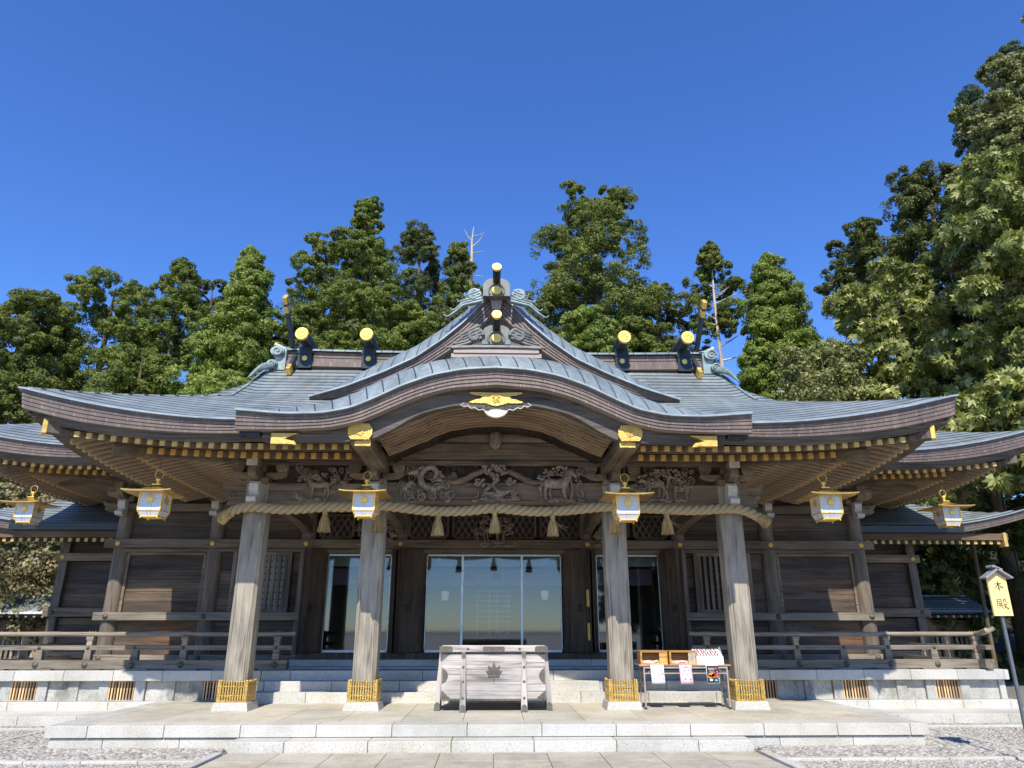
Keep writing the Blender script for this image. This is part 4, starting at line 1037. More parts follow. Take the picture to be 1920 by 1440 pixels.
g0 = ge.build('gable_pendant', M['barge'], porch)
gt = MB()
for s in (-1, 1):
    gt.tube([(s*a_, 10.766, b_ - .004) for a_, b_ in w_[1:10]], .009, 5)
h = [(0, 4.86), (.165, 4.84), (.18, 4.815), (.13, 4.765), (.06, 4.735), (0, 4.725)]
gt.prism(h + [(-a_, b_) for a_, b_ in h[::-1][1:-1]], 10.76, 10.83, 'y'); gt.build('pale_trim', M['pale'], g0)

# ---------------------------------------------------------------- triangular dormer gable
YC = 13.0
CF = smooth_tab([(0, 7.95), (.14, 7.90), (.28, 7.74), (.64, 7.32), (1.05, 6.95), (1.55, 6.575), (2.15, 6.27), (2.85, 5.97), (3.54, 5.75)], 160, 5, 2)
CB = smooth_tab([(0, 7.62), (.32, 7.27), (.63, 6.96), (1.04, 6.665), (1.44, 6.385), (2.0, 6.10), (2.7, 5.84), (3.54, 5.68)], 160, 5, 2)
cf = lambda x: lerp_tab(CF, abs(x)); cb = lambda x: lerp_tab(CB, abs(x))
CT = [(0, .26), (.3, .30), (.85, .36), (1.5, .36), (2.3, .33), (3.0, .19), (3.54, .05)]
for s in (-1, 1):
    xs = [s*x for x in np.linspace(.05, 3.54, 70)]
    ln = [0]
    for a_, b_ in zip(xs[:-1], xs[1:]): ln.append(ln[-1] + math.hypot(b_ - a_, cf(b_) - cf(a_)))
    # fascia layers laid across the slope: offset along the curve normal
    mb = MB(); rows, uv = [], []; layers = 5; prof = []
    for k in range(layers): prof += [(-k*.02, k/layers), (-k*.02, (k+1)/layers - .035), (-k*.02 - .03, (k+1)/layers - .03), (-k*.02 - .03, (k+1)/layers)]
    for x, l in zip(xs, ln):
        rows.append([(x, YC - o, cf(x) - (cf(x) - cb(x))*q) for o, q in prof]); uv.append([(l, q*layers + .01) for o, q in prof])
    mb.rows(rows, False, uv); mb.rows([[r[-1], (r[-1][0], r[-1][1] + .3, r[-1][2])] for r in rows], False)
    f0 = mb.build('dormer_fascia', M['fascia'], porch)
    lm_ = MB(); lm_.rows([[(x, YC - .05, cf(x) + .02), (x, YC - .05, cf(x) - .012), (x, YC + .03, cf(x) - .012)] for x in xs], False); lm_.build('roof_lip', M['lip'], f0)
    cp = MB(); rows, uv = [], []
    for x, l in zip(xs, ln):
        hh = lerp_tab(CT, abs(x)); rows.append([(x, YC - .05 + .33*k/6, cf(x) + .02 + hh*(1 - (1 - k/6)**1.5)) for k in range(7)]); uv.append([(l + .1*k/6, .05 + .8*k/6) for k in range(7)])
    cp.rows(rows, True, uv); cp.build('dormer_cap_band', M['cap'], porch)
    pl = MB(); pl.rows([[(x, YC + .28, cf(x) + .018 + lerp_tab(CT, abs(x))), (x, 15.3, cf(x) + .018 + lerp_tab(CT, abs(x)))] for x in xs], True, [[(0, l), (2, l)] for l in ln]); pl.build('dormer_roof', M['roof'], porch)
pd = MB(); xs = np.linspace(-1.9, 1.9, 39)
pd.prism([(x, cb(x) + .05) for x in xs] + [(1.9, 5.9), (-1.9, 5.9)], YC + .22, YC + .26, 'y'); pd.build('pediment_board', M['barge'], porch)
kw = MB(); kw.prism([(-.17, 7.90), (.17, 7.90), (.13, 7.82), (.10, 7.72), (.085, 7.60), (-.085, 7.60), (-.10, 7.72), (-.13, 7.82)], YC - .045, YC + .05, 'y')
for z in (7.84, 7.77, 7.71, 7.65): kw.box(-.10, .10, YC - .052, YC - .046, z, z + .006)
kw.build('apex_plate', M['fascia'], porch)

# demon-tile ornaments
def oni(name, cz, Y, s=1.0, base=True, mat='patina_dark', wings=True, wz=0):
    """plate with a round medallion, swirling wings and a gold-faced log jutting out above"""
    mb = MB()
    mb.prism([(a_*s, cz + b_*s) for a_, b_ in ((-.30, -.12), (-.30, .16), (-.24, .26), (-.14, .31), (.14, .31), (.24, .26), (.30, .16), (.30, -.12))], Y, Y + .16, 'y')
    mb.tube([(.17*s*math.cos(g), Y - .01, cz + .17*s*math.sin(g)) for g in np.linspace(-.5, 3.64, 20)], .022*s, 6)
    pl_ = mb.build(name, M[mat], porch, .006)
    d = MB(); d.disc((0, cz), .105*s, Y - .05, Y + .01, 24); d.lathe([(.105*s, 0), (.10*s, -.012), (.085*s, -.014)], (0, Y - .05, cz), 20, 'y')
    for k in range(5): d.ball((.05*s*math.cos(k*1.2566 + .3), Y - .052, cz + .05*s*math.sin(k*1.2566 + .3)), (.022*s, .008, .022*s), 6, 4)
    d.build('gold_disc', M['gold'], pl_)
    lg = MB(); p, q = Vector((0, Y + .15, cz + .20*s)), Vector((0, Y - .42*s, cz + .36*s)); lg.tube([p, p.lerp(q, .5) + Vector((0, 0, -.02)), q], [.08*s, .083*s, .088*s], 16); lg.build('ridge_log', M['black'], pl_)
    dr = (q - p).normalized(); fc = MB(); fc.tube([q - dr*.03, q + dr*.022], [.098*s, .098*s], 20); fc.tube([q + dr*.02, q + dr*.03], [.088*s, .080*s], 20)
    up = Vector((0, -dr.z, -dr.y)) if False else dr.cross(Vector((1, 0, 0)))
    for k in (-1, 1): fc.tube([q + dr*.032 + Vector((k*(.02 + .02*math.cos(g))*s, 0, 0)) + up*(-.0 + .03*math.sin(g))*s for g in np.linspace(0, 3.3, 8)], .007*s, 5)
    fc.build('gold_face', M['gold'], pl_)
    return pl_
o1 = oni('ridge_end_ornament', 7.90, 12.76, .90)
o2 = oni('ridge_end_ornament', 6.14, 10.98, .80)
def wing(parent, pts, sw, mat, Y, layers=4):
    """a swirl with flame-like tongues trailing down the roof edge"""
    for s in (-1, 1):
        mb = MB(); cx_, cz_, r_ = sw
        mb.ball((s*cx_, Y, cz_), (r_*.92, .05, r_*.92), 14, 8)
        scroll(mb, s*cx_, cz_, r_, Y - .05, .035, -s, math.pi if s > 0 else 0, 1.4); scroll(mb, s*cx_, cz_, r_*.6, Y - .06, .022, -s, 1.6, 1.1)
        n_ = len(pts)
        for k in range(layers + 1):
            m_ = max(3, n_ - k); q_ = pts[:m_]; o = k*.05
            run = [(s*(a_ + o*.25), Y - .02 - .01*k, b_ + o*(1.0 - .35*i/(n_-1))) for i, (a_, b_) in enumerate(q_)]
            ex, ez = q_[-1]; run += [(s*(ex + .06 + o*.25), Y - .02, ez - .01 + o*.8), (s*(ex + .10 + o*.2), Y - .02, ez + .035 + o*.9)]
            mb.tube(run, [.036*(1 - .75*i/(len(run)-1)) for i in range(len(run))], 7)
        mb.prism([(s*a_, b_ - .03) for a_, b_ in pts] + [(s*(a_ + .10*(1 - i/(n_-1))), b_ + .01 + .13*(1 - i/(n_-1))) for i, (a_, b_) in list(enumerate(pts))[::-1]], Y - .01, Y + .05, 'y')
        mb.build('swirl_wing', M[mat], parent)
wing(o1, [(.28, 7.70), (.38, 7.67), (.50, 7.64), (.66, 7.60), (.80, 7.46), (.93, 7.36)], (.45, 7.80, .135), 'patina', 12.80)
wing(o2, [(.24, 6.16), (.36, 6.12), (.48, 6.06), (.62, 6.02), (.76, 5.99)], (.36, 6.19, .135), 'patina_dark', 11.0, 4)
rb = MB()
for (x, z0, z1, y0) in ((.74, 5.79, 5.865, 10.93), (.70, 5.865, 5.945, 10.91)): rb.box(-x, x, y0, 13.1, z0, z1 - .006)
rb.build('ridge_base', M['fascia'], o2)
rb = MB(); rb.rows([[(x, 10.90, 5.945 - .03*x*x), (x, 10.88, 5.955 - .03*x*x), (x, 10.90, 6.0 - .03*x*x), (x, 13.1, 6.02)] for x in np.linspace(-.74, .74, 15)], False); rb.build('ridge_base_cap', M['patina_dark'], o2)

# ---------------------------------------------------------------- main ridge, logs, forked finials
rg = MB(); rows, uv = [], []; xs = np.linspace(-4.72, 4.72, 31); lift = lambda x: .05*(abs(x)/4.72)**3
sec = [(15.0, 7.08), (15.0, 7.19), (15.06, 7.20), (15.06, 7.30), (15.045, 7.305), (15.045, 7.315), (15.06, 7.32), (15.06, 7.44)]
rg.rows([[(x, y, z + lift(x)) for y, z in sec] for x in xs], False, [[(x, k*.7) for k in range(len(sec))] for x in xs]); rg.box(-4.72, 4.72, 15.07, 15.5, 7.1, 7.43); rg.build('ridge_box', M['fascia'], porch)
rg = MB(); rg.rows([[(x, y, z + lift(x)) for y, z in ((14.98, 7.435), (14.98, 7.475), (15.1, 7.53), (15.25, 7.545), (15.4, 7.53), (15.55, 7.475), (15.55, 7.435))] for x in xs], False, [[(x, k*.1) for k in range(7)] for x in xs]); rg.build('ridge_cap', M['cap'], porch)
lg = None
for x in (-4.25, -2.84, 2.84, 4.25):
    if lg is None:
        mb = MB(); mb.tube([(0, 14.56, 7.70), (0, 15.1, 7.71), (0, 15.95, 7.70)], [.135, .145, .135], 24); lg = mb.build('ridge_log', M['logside'], None, origin=(0, 0, 0)); lg.parent = porch
        mb = MB(); mb.tube([(0, 14.60, 7.70), (0, 14.545, 7.70)], .147, 24); mb.tube([(0, 14.546, 7.70), (0, 14.53, 7.70)], [.13, .125], 24)
        mb.tube([(.132*math.cos(g), 14.545, 7.70 + .132*math.sin(g)) for g in np.linspace(0, 6.283, 25)], .014, 6)
        for k in range(5): mb.ball((.06*math.cos(k*1.2566 + .3), 14.53, 7.70 + .06*math.sin(k*1.2566 + .3)), (.03, .008, .03), 6, 4)
        c_ = mb.build('gold_face', M['gold'], None, origin=(0, 0, 0)); c_.parent = lg
        mb = MB(); mb.box(-.15, .15, 14.97, 15.5, 7.06, 7.565); mb.box(-.17, .17, 14.955, 15.5, 7.40, 7.45); c_ = mb.build('log_saddle', M['black'], None, origin=(0, 0, 0)); c_.parent = lg
        mb = MB(); mb.disc((0, 7.28), .058, 14.95, 14.968, 18); mb.disc((0, 7.28), .04, 14.945, 14.951, 14); c_ = mb.build('medallion', M['gold'], None, origin=(0, 0, 0)); c_.parent = lg
        o = lg
    else: o = copy_tree(lg, porch)
    o.location = Vector((x, 0, 0)) - porch.location
ch0 = None
for s in (-1, 1):
    mb = MB(); gts = []
    pts = ((14.62, 6.84), (15.85, 8.15)), ((15.75, 6.98), (14.20, 8.42))
    for k, (p, q) in enumerate(pts):
        x = s*(4.53 + (.05 if k else -.052)); P, Q = Vector((x, *p)), Vector((x, *q)); d = (Q - P).normalized()
        mb.beam(P, Q, .10, .21, (1, 0, 0)) if False else mb.beam(P, Q, .17, .075, (1, 0, 0))
        g1 = MB(); gts.append(g1); g1.beam(Q - d*.15, Q + d*.006, .182, .088, (1, 0, 0))
        if k == 1: g1 = MB(); gts.append(g1); g1.beam(Q - d*.36, Q - d*.21, .182, .088, (1, 0, 0))
        if k == 0: g1 = MB(); gts.append(g1); g1.beam(P - d*.006, P + d*.20, .182, .088, (1, 0, 0))
    f0 = mb.build('forked_finial', M['logside'], porch, .004)
    for g_ in gts: g_.build('gold_tip', M['gold'], f0, .004)
    sh = MB()
    for (a_, z, r_) in ((4.84, 7.42, .135), (4.93, 7.13, .10)):
        sh.tube([(s*a_, 14.86, z), (s*a_, 15.5, z)], r_, 16, flat=(1.15, .8)); scroll(sh, s*a_, z, r_*.8, 14.85, .022, s, 0, 1.4)
    sh.box(min(s*4.66, s*4.9), max(s*4.66, s*4.9), 14.95, 15.45, 7.0, 7.5)
    for k in range(3): sh.tube([(s*(4.92 + .04*k), 14.9 - .05*k, 7.06), (s*(5.0 + .03*k), 14.75 - .05*k, 6.98), (s*5.07, 14.5 - .08*k, 6.84 - .04*k), (s*5.11, 14.22 - .1*k, 6.60 - .06*k)], [.055, .05, .04, .012], 8)
    s0 = sh.build('ridge_end_scroll', M['patina'], porch)
    hn = MB(); hn.tube([(s*4.66, 15.2, 7.55), (s*4.80, 15.2, 7.58), (s*4.98, 15.2, 7.68)], [.075, .065, .055], 12); h_ = hn.build('ridge_end_horn', M['patina'], porch); gc = MB(); gc.tube([(s*4.975, 15.2, 7.677), (s*5.0, 15.2, 7.691)], .06, 14); gc.build('gold_cap', M['gold'], h_)

# ---------------------------------------------------------------- rafters with gold caps
def make_rafter(name, w, h, ln, slope, capmat, parent, capname='gold_cap'):
    """rafter with its tip at the origin, running back along +Y and rising"""
    mb = MB(); v = []
    for y, z, e in ((.012, 0, 0), (ln, slope*ln, .055)): v += [(-w/2, y, z - h/2), (w/2, y, z - h/2), (w/2, y, z + h/2 + e), (-w/2, y, z + h/2 + e)]
    mb.add(v, [(0,3,2,1)[::-1], (4,5,6,7)[::-1], (0,1,5,4), (1,2,6,5), (2,3,7,6), (3,0,4,7)])
    r_ = mb.build(name, M['raft'], None, origin=(0, 0, 0)); r_.parent = parent
    c_ = MB(); c_.box(-w/2 - .002, w/2 + .002, -.006, .03, -h/2 - .003, h/2 - .004)
    if capmat == 'goldtip2': c_.ball((0, -.006, 0), (.014, .005, .018), 6, 4)
    c0 = c_.build(capname, M[capmat], None, origin=(0, 0, 0)); c0.parent = r_
    return r_
def rafter_set(parent, proto, spots, first=True):
    for i, (x, y, z, rz) in enumerate(spots):
        o = proto if (i == 0 and first) else copy_tree(proto, parent)
        o.location = Vector((x, y, z)) - world_loc(parent); o.rotation_euler = (0, 0, rz)
spots = []; PIT = .193
for s in (-1, 1):
    x = 2.36
    while x < 6.72: spots.append((s*x, 11.10, 4.326 + .6*liftf(XT - x), 0)); x += PIT
    y = 11.62
    while y < 16.3: spots.append((s*6.97, y, 4.34 + .55*liftf(y - E0), math.pi/2 if s > 0 else -math.pi/2)); y += PIT
fr_ = make_rafter('flying_rafter', .076, .088, 1.0, .22, 'goldtip', porch); rafter_set(porch, fr_, spots)
print('flying', len(spots))
spots = []
for s in (-1, 1):
    x = 2.44
    while x < 5.85: spots.append((s*x, 11.70, 4.315 + .33*liftf(XT - x - .5), 0)); x += PIT
    y = 12.3
    while y < 16.4: spots.append((s*6.20, y, 4.36 + .3*liftf(y - E0 - .5), math.pi/2 if s > 0 else -math.pi/2)); y += PIT
br_ = make_rafter('base_rafter', .078, .10, 1.75, .22, 'goldtip2', porch); rafter_set(porch, br_, spots)
print('base', len(spots))
# soffit boards, rafter-bearing boards, hip rafters
sf = MB()
for s in (-1, 1):
    xs = np.linspace(1.98, 6.95, 26)
    sf.rows([[(s*x, 11.12, 4.378 + .6*liftf(XT - x)), (s*x, 12.1, 4.378 + .27 + .6*liftf(XT - x)*.8)] for x in xs], True)
    sf.rows([[(s*x, 11.72, 4.372 + .33*liftf(XT - x - .5)), (s*x, 13.3, 4.372 + .22*1.55 + .05 + .2*liftf(XT - x - .5))] for x in np.linspace(1.98, 6.2, 20)], True)
    ys = np.linspace(11.1, 16.6, 26)
    sf.rows([[(s*6.95, y, 4.392 + .55*liftf(y - E0)), (s*6.0, y, 4.392 + .265 + .5*liftf(y - E0)*.8)] for y in ys], True)
    sf.rows([[(s*6.18, y, 4.42 + .3*liftf(y - E0 - .5)), (s*4.3, y, 4.42 + .22*1.9 + .055)] for y in np.linspace(11.7, 16.6, 22)], True)
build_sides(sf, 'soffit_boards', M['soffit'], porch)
kb2 = MB()
for s in (-1, 1):
    kb2.rows([[(s*x, 11.68, 4.372 + .33*liftf(XT - x - .5)), (s*x, 11.66, 4.372 + .33*liftf(XT - x - .5)), (s*x, 11.66, 4.445 + .45*liftf(XT - x - .3)), (s*x, 11.76, 4.445 + .45*liftf(XT - x - .3))] for x in np.linspace(1.98, 6.3, 24)], False)
    kb2.rows([[(s*6.22, y, 4.40 + .3*liftf(y - E0 - .5)), (s*6.26, y, 4.40 + .3*liftf(y - E0 - .5)), (s*6.26, y, 4.47 + .4*liftf(y - E0 - .3)), (s*6.16, y, 4.47 + .4*liftf(y - E0 - .3))] for y in np.linspace(11.7, 16.5, 24)], False)
build_sides(kb2, 'rafter_bearing_board', M['eave'], porch)
for s in (-1, 1):
    hb_ = MB(); hb_.beam((s*4.35, 13.05, 4.72), (s*7.12, 11.05, 4.60), .17, .20); h0 = hb_.build('hip_rafter', M['post_dark'], porch, .006)
    d = (Vector((s*7.12, 11.05, 4.60)) - Vector((s*4.35, 13.05, 4.72))).normalized(); q = Vector((s*7.12, 11.05, 4.60))
    c_ = MB(); c_.beam(q - d*.05, q + d*.012, .185, .215); c_.build('gold_cap', M['gold'], h0, .004)
    hb_ = MB(); hb_.beam((s*4.35, 13.05, 4.55), (s*6.30, 11.64, 4.37), .15, .17); h1 = hb_.build('hip_rafter', M['beamy'], porch, .006)
    sd_ = MB(); sd_.box(min(s*4.1, s*4.5), max(s*4.1, s*4.5), 13.0, 16.8, 4.5, 4.75); sd_.build('side_purlin', M['beamy'], porch)
# ================================================================ LOWER MAIN-HALL ROOF (shows to both sides)
E2, XT2 = 14.6, 11.6
prof2 = lambda d: 5.17 + .42*d + .045*d*d
lift2 = lambda s: liftf(s, .5, 3.2, 1.8)
def zroof2(x, t):
    tp = XT2 - abs(x); d = min(t, tp); return prof2(d) + lift2(abs(t - tp))*math.exp(-d/1.3)
rf = MB()
for s in (-1, 1):
    R1, U1, R2, U2 = [], [], [], []
    for i in range(25):
        tp = 5.2*i/24; x = s*(XT2 - tp)
        R1.append([(x, E2 + tp*j/16, zroof2(x, tp*j/16)) for j in range(17)]); U1.append([(x, tp*j/16*1.1) for j in range(17)])
        R2.append([(x, E2 + tp + (6.5 - tp)*j/16, zroof2(x, tp + (6.5 - tp)*j/16)) for j in range(17)]); U2.append([(E2 + tp + (6.5 - tp)*j/16, tp*1.1) for j in range(17)])
    rf.rows(R1, True, U1); rf.rows(R2, True, U2)
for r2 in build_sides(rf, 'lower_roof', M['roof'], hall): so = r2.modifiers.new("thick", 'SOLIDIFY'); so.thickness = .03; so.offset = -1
for s in (-1, 1):
    path, nr, th = [], [], []
    for u in np.linspace(6.3, XT2, 40): path.append((s*u, E2, zroof2(s*u, 0))); nr.append((0, -1, 0)); th.append(.225 + .09*max(0, min(1, (u - 8)/2.6)))
    nr[-1] = (s*.7, -.7, 0)
    for t in np.linspace(.1, 6.4, 40): path.append((s*XT2, E2 + t, zroof2(s*XT2, t))); nr.append((s, 0, 0)); th.append(.315 - .09*min(1, t/3))
    fascia('lower_fascia', path, nr, th, hall)
    eb = MB(); rows = []
    for p, n, h in zip(path, nr, th):
        z1 = p[2] - h
        rows.append([(p[0] - n[0]*.13, p[1] - n[1]*.13, z1 + .03), (p[0] - n[0]*.14, p[1] - n[1]*.14, z1 - .08), (p[0] - n[0]*.22, p[1] - n[1]*.22, z1 - .13), (p[0] - n[0]*.4, p[1] - n[1]*.4, z1 - .08)])
    eb.rows(rows, False); eb.build('lower_eave_board', M['barge'], hall)
spots = []
for s in (-1, 1):
    x = 6.9
    while x < 10.85: spots.append((s*x, 14.86, 4.775 + .6*lift2(XT2 - x), 0)); x += PIT
    y = 15.4
    while y < 19.9: spots.append((s*11.12, y, 4.80 + .55*lift2(y - E2), math.pi/2 if s > 0 else -math.pi/2)); y += PIT
p_ = make_rafter('flying_rafter', .076, .088, 1.0, .22, 'goldtip', hall); rafter_set(hall, p_, spots); print('fly2', len(spots))
spots = []
for s in (-1, 1):
    x = 6.9
    while x < 10.05: spots.append((s*x, 15.45, 4.775 + .33*lift2(XT2 - x - .5), 0)); x += PIT
    y = 16.0
    while y < 19.9: spots.append((s*10.4, y, 4.80 + .3*lift2(y - E2 - .5), math.pi/2 if s > 0 else -math.pi/2)); y += PIT
p_ = make_rafter('base_rafter', .078, .10, 1.75, .22, 'goldtip2', hall); rafter_set(hall, p_, spots); print('base2', len(spots))
sf = MB()
for s in (-1, 1):
    xs = np.linspace(6.3, 11.1, 20)
    sf.rows([[(s*x, 14.88, 4.825 + .6*lift2(XT2 - x)), (s*x, 15.85, 5.09 + .5*lift2(XT2 - x))] for x in xs], True)
    sf.rows([[(s*x, 15.47, 4.83 + .33*lift2(XT2 - x - .5)), (s*x, 17.2, 4.83 + .43 + .2*lift2(XT2 - x - .5))] for x in np.linspace(6.3, 10.4, 20)], True)
    sf.rows([[(s*11.1, y, 4.85 + .55*lift2(y - E2)), (s*10.15, y, 5.11 + .45*lift2(y - E2))] for y in np.linspace(14.9, 20, 20)], True)
    sf.rows([[(s*10.38, y, 4.86 + .3*lift2(y - E2 - .5)), (s*8.5, y, 4.86 + .46)] for y in np.linspace(15.5, 20, 20)], True)
    sf.rows([[(s*x, 15.43, 4.83 + .33*lift2(XT2 - x - .5)), (s*x, 15.42, 4.89 + .45*lift2(XT2 - x - .3)), (s*x, 15.5, 4.9 + .45*lift2(XT2 - x - .3))] for x in np.linspace(6.3, 10.5, 20)], False)
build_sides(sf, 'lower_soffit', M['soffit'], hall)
for s in (-1, 1):
    h_ = MB(); h_.beam((s*8.55, 17.0, 5.05), (s*11.27, 14.83, 5.06), .17, .2); h0 = h_.build('lower_hip_rafter', M['post_dark'], hall, .006)
    h_ = MB(); h_.beam((s*8.55, 17.0, 4.95), (s*10.5, 15.4, 4.83), .15, .17); h_.build('lower_hip_rafter', M['beamy'], hall, .006)
    for x in (6.42, 8.55):
        kb = MB(); masu(kb, s*x, 16.95, 4.34, .2, .16)
        for d in (-1, 1):
            kb.prism([(s*x + d*.1, 4.5), (s*x + d*.1, 4.62), (s*x + d*.5, 4.62), (s*x + d*.5, 4.56), (s*x + d*.4, 4.505), (s*x + d*.28, 4.49)], 16.87, 17.03, 'y'); masu(kb, s*x + d*.40, 16.95, 4.62, .115, .14)
        kb.prism([(16.40, 4.54), (16.40, 4.62), (16.9, 4.62), (16.9, 4.44), (16.6, 4.44), (16.47, 4.48)], s*x - .075, s*x + .075, 'x'); masu(kb, s*x, 16.47, 4.62, .10, .14)
        b0 = kb.build('bracket_set', M['beamy'], hall, .005)
        kn = MB(); kn.prism([(16.78, 4.42), (16.66, 4.42), (16.60, 4.37), (16.61, 4.26), (16.66, 4.21), (16.60, 4.16), (16.53, 4.13), (16.53, 4.07), (16.6, 4.04), (16.78, 4.05)], s*x - .085, s*x + .085, 'x'); kn.build('white_nose', M['pale'], b0, .006)
        if x > 8:
            nb = MB(); prof = [(8.7, 4.14), (8.7, 4.36), (9.0, 4.36), (9.08, 4.42), (9.06, 4.30), (9.0, 4.27), (9.04, 4.22), (8.95, 4.16)]
            nb.prism([(s*a_, b_) for a_, b_ in prof], 16.84, 16.98, 'y'); nb.build('beam_nose', M['beam'], hall)
    hb('x', 6.2, 10.3, 16.86, 17.06, 4.74, 4.95) if False else hbeam('eave_purlin', min(s*6.2, s*10.2), max(s*6.2, s*10.2), 16.86, 17.06, 4.76, 4.96)

# ================================================================ RECESSED SIDE WINGS
for s, word in ((-1, 'left'), (1, 'right')):
    wg = thing('side_wing', ('recessed plank-walled wing with low copper roof beside golden foliage' if s < 0 else 'recessed plank-walled wing with low copper roof in deep shade before dark trees'), 'wing building', (s*10, 19.5, .0), 'recessed wings at the hall ends')
    S = lambda a_, b_: (min(s*a_, s*b_), max(s*a_, s*b_))
    wm = MB(); a_, b_ = S(8.75, 11.15); planks(wm, a_, b_, .5, 1.85, .24, 19.55); planks(wm, a_, b_, 2.12, 3.25, .30, 19.55); planks(wm, a_, b_, 3.45, 3.9, .3, 19.6); wm.build('plank_wall', M['plank'], wg)
    wm = MB(); wm.box(*S(11.12, 11.34), 19.42, 19.66, 0, 3.9); wm.box(*S(9.55, 9.75), 19.47, 19.6, .4, 1.9); wm.build('post', M['post_dark'], wg, .01)
    wm = MB(); wm.box(*S(8.6, 11.46), 19.36, 19.5, 1.88, 2.10); wm.box(*S(8.6, 11.42), 19.36, 19.5, 3.26, 3.46); wm.box(*S(8.6, 11.5), 19.36, 19.6, .9, 1.05); wm.build('cross_beam', M['beam'], wg, .008)
    wm = MB(); wm.box(*S(8.3, 11.3), 19.7, 23, .0, 3.9); wm.build('wing_core', M['interior'], wg)
    o = copy_tree(r0, wg); o.location = Vector((s*11.22, 19.345, 3.36)) - wg.location
    o = copy_tree(bolt0, wg); o.location = Vector((s*11.24, 19.35, 1.99)) - wg.location
    X1 = 14.0
    rf = MB(); xs = np.linspace(8.0, X1, 24); tsx = np.linspace(0, 3.2, 16)
    l3 = lambda x: .42*max(0, (x - 11.2)/2.7)**1.8
    z3 = lambda x, t: 4.13 + .40*min(t, (X1 - x)*.95) + .05*min(t, (X1 - x)*.95)**2 + l3(x)*math.exp(-t/1.5)
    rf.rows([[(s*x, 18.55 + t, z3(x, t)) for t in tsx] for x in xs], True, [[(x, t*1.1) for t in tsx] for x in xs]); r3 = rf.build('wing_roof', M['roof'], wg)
    so = r3.modifiers.new("thick", 'SOLIDIFY'); so.thickness = .03; so.offset = -1
    xe = np.linspace(12.2, X1, 16); fascia('wing_fascia', [(s*x, 18.55, z3(x, 0)) for x in xe], [(0, -1, 0)]*16, [.23]*16, wg, 4)
    gt = MB(); gt.rows([[(s*x, 18.62, 4.12), (s*x, 18.50, 4.12), (s*x, 18.50, 3.955), (s*x, 18.66, 3.945)] for x in (8.3, 12.22)], False); gt.build('gutter', M['black'], wg)
    wm = MB(); wm.box(*S(8.4, X1 - .5), 18.72, 18.86, 3.79, 3.955); wm.build('eave_beam', M['eave'], wg)
    sp = []; x = 8.95
    while x < X1 - .55: sp.append((s*x, 18.78, 3.735, 0)); x += .205
    p_ = make_rafter('wing_rafter', .08, .09, 1.2, .12, 'goldtip', wg); rafter_set(wg, p_, sp)
    sf = MB(); sf.rows([[(s*x, 18.75, 3.79), (s*x, 20, 3.95)] for x in (8.3, X1 - .4)], False); sf.build('wing_soffit', M['soffit'], wg)
    if s > 0:
        c_ = MB(); c_.box(13.33, 13.42, 18.66, 18.9, 3.62, 3.97); c_.build('gold_end_bracket', M['goldtip'], wg)

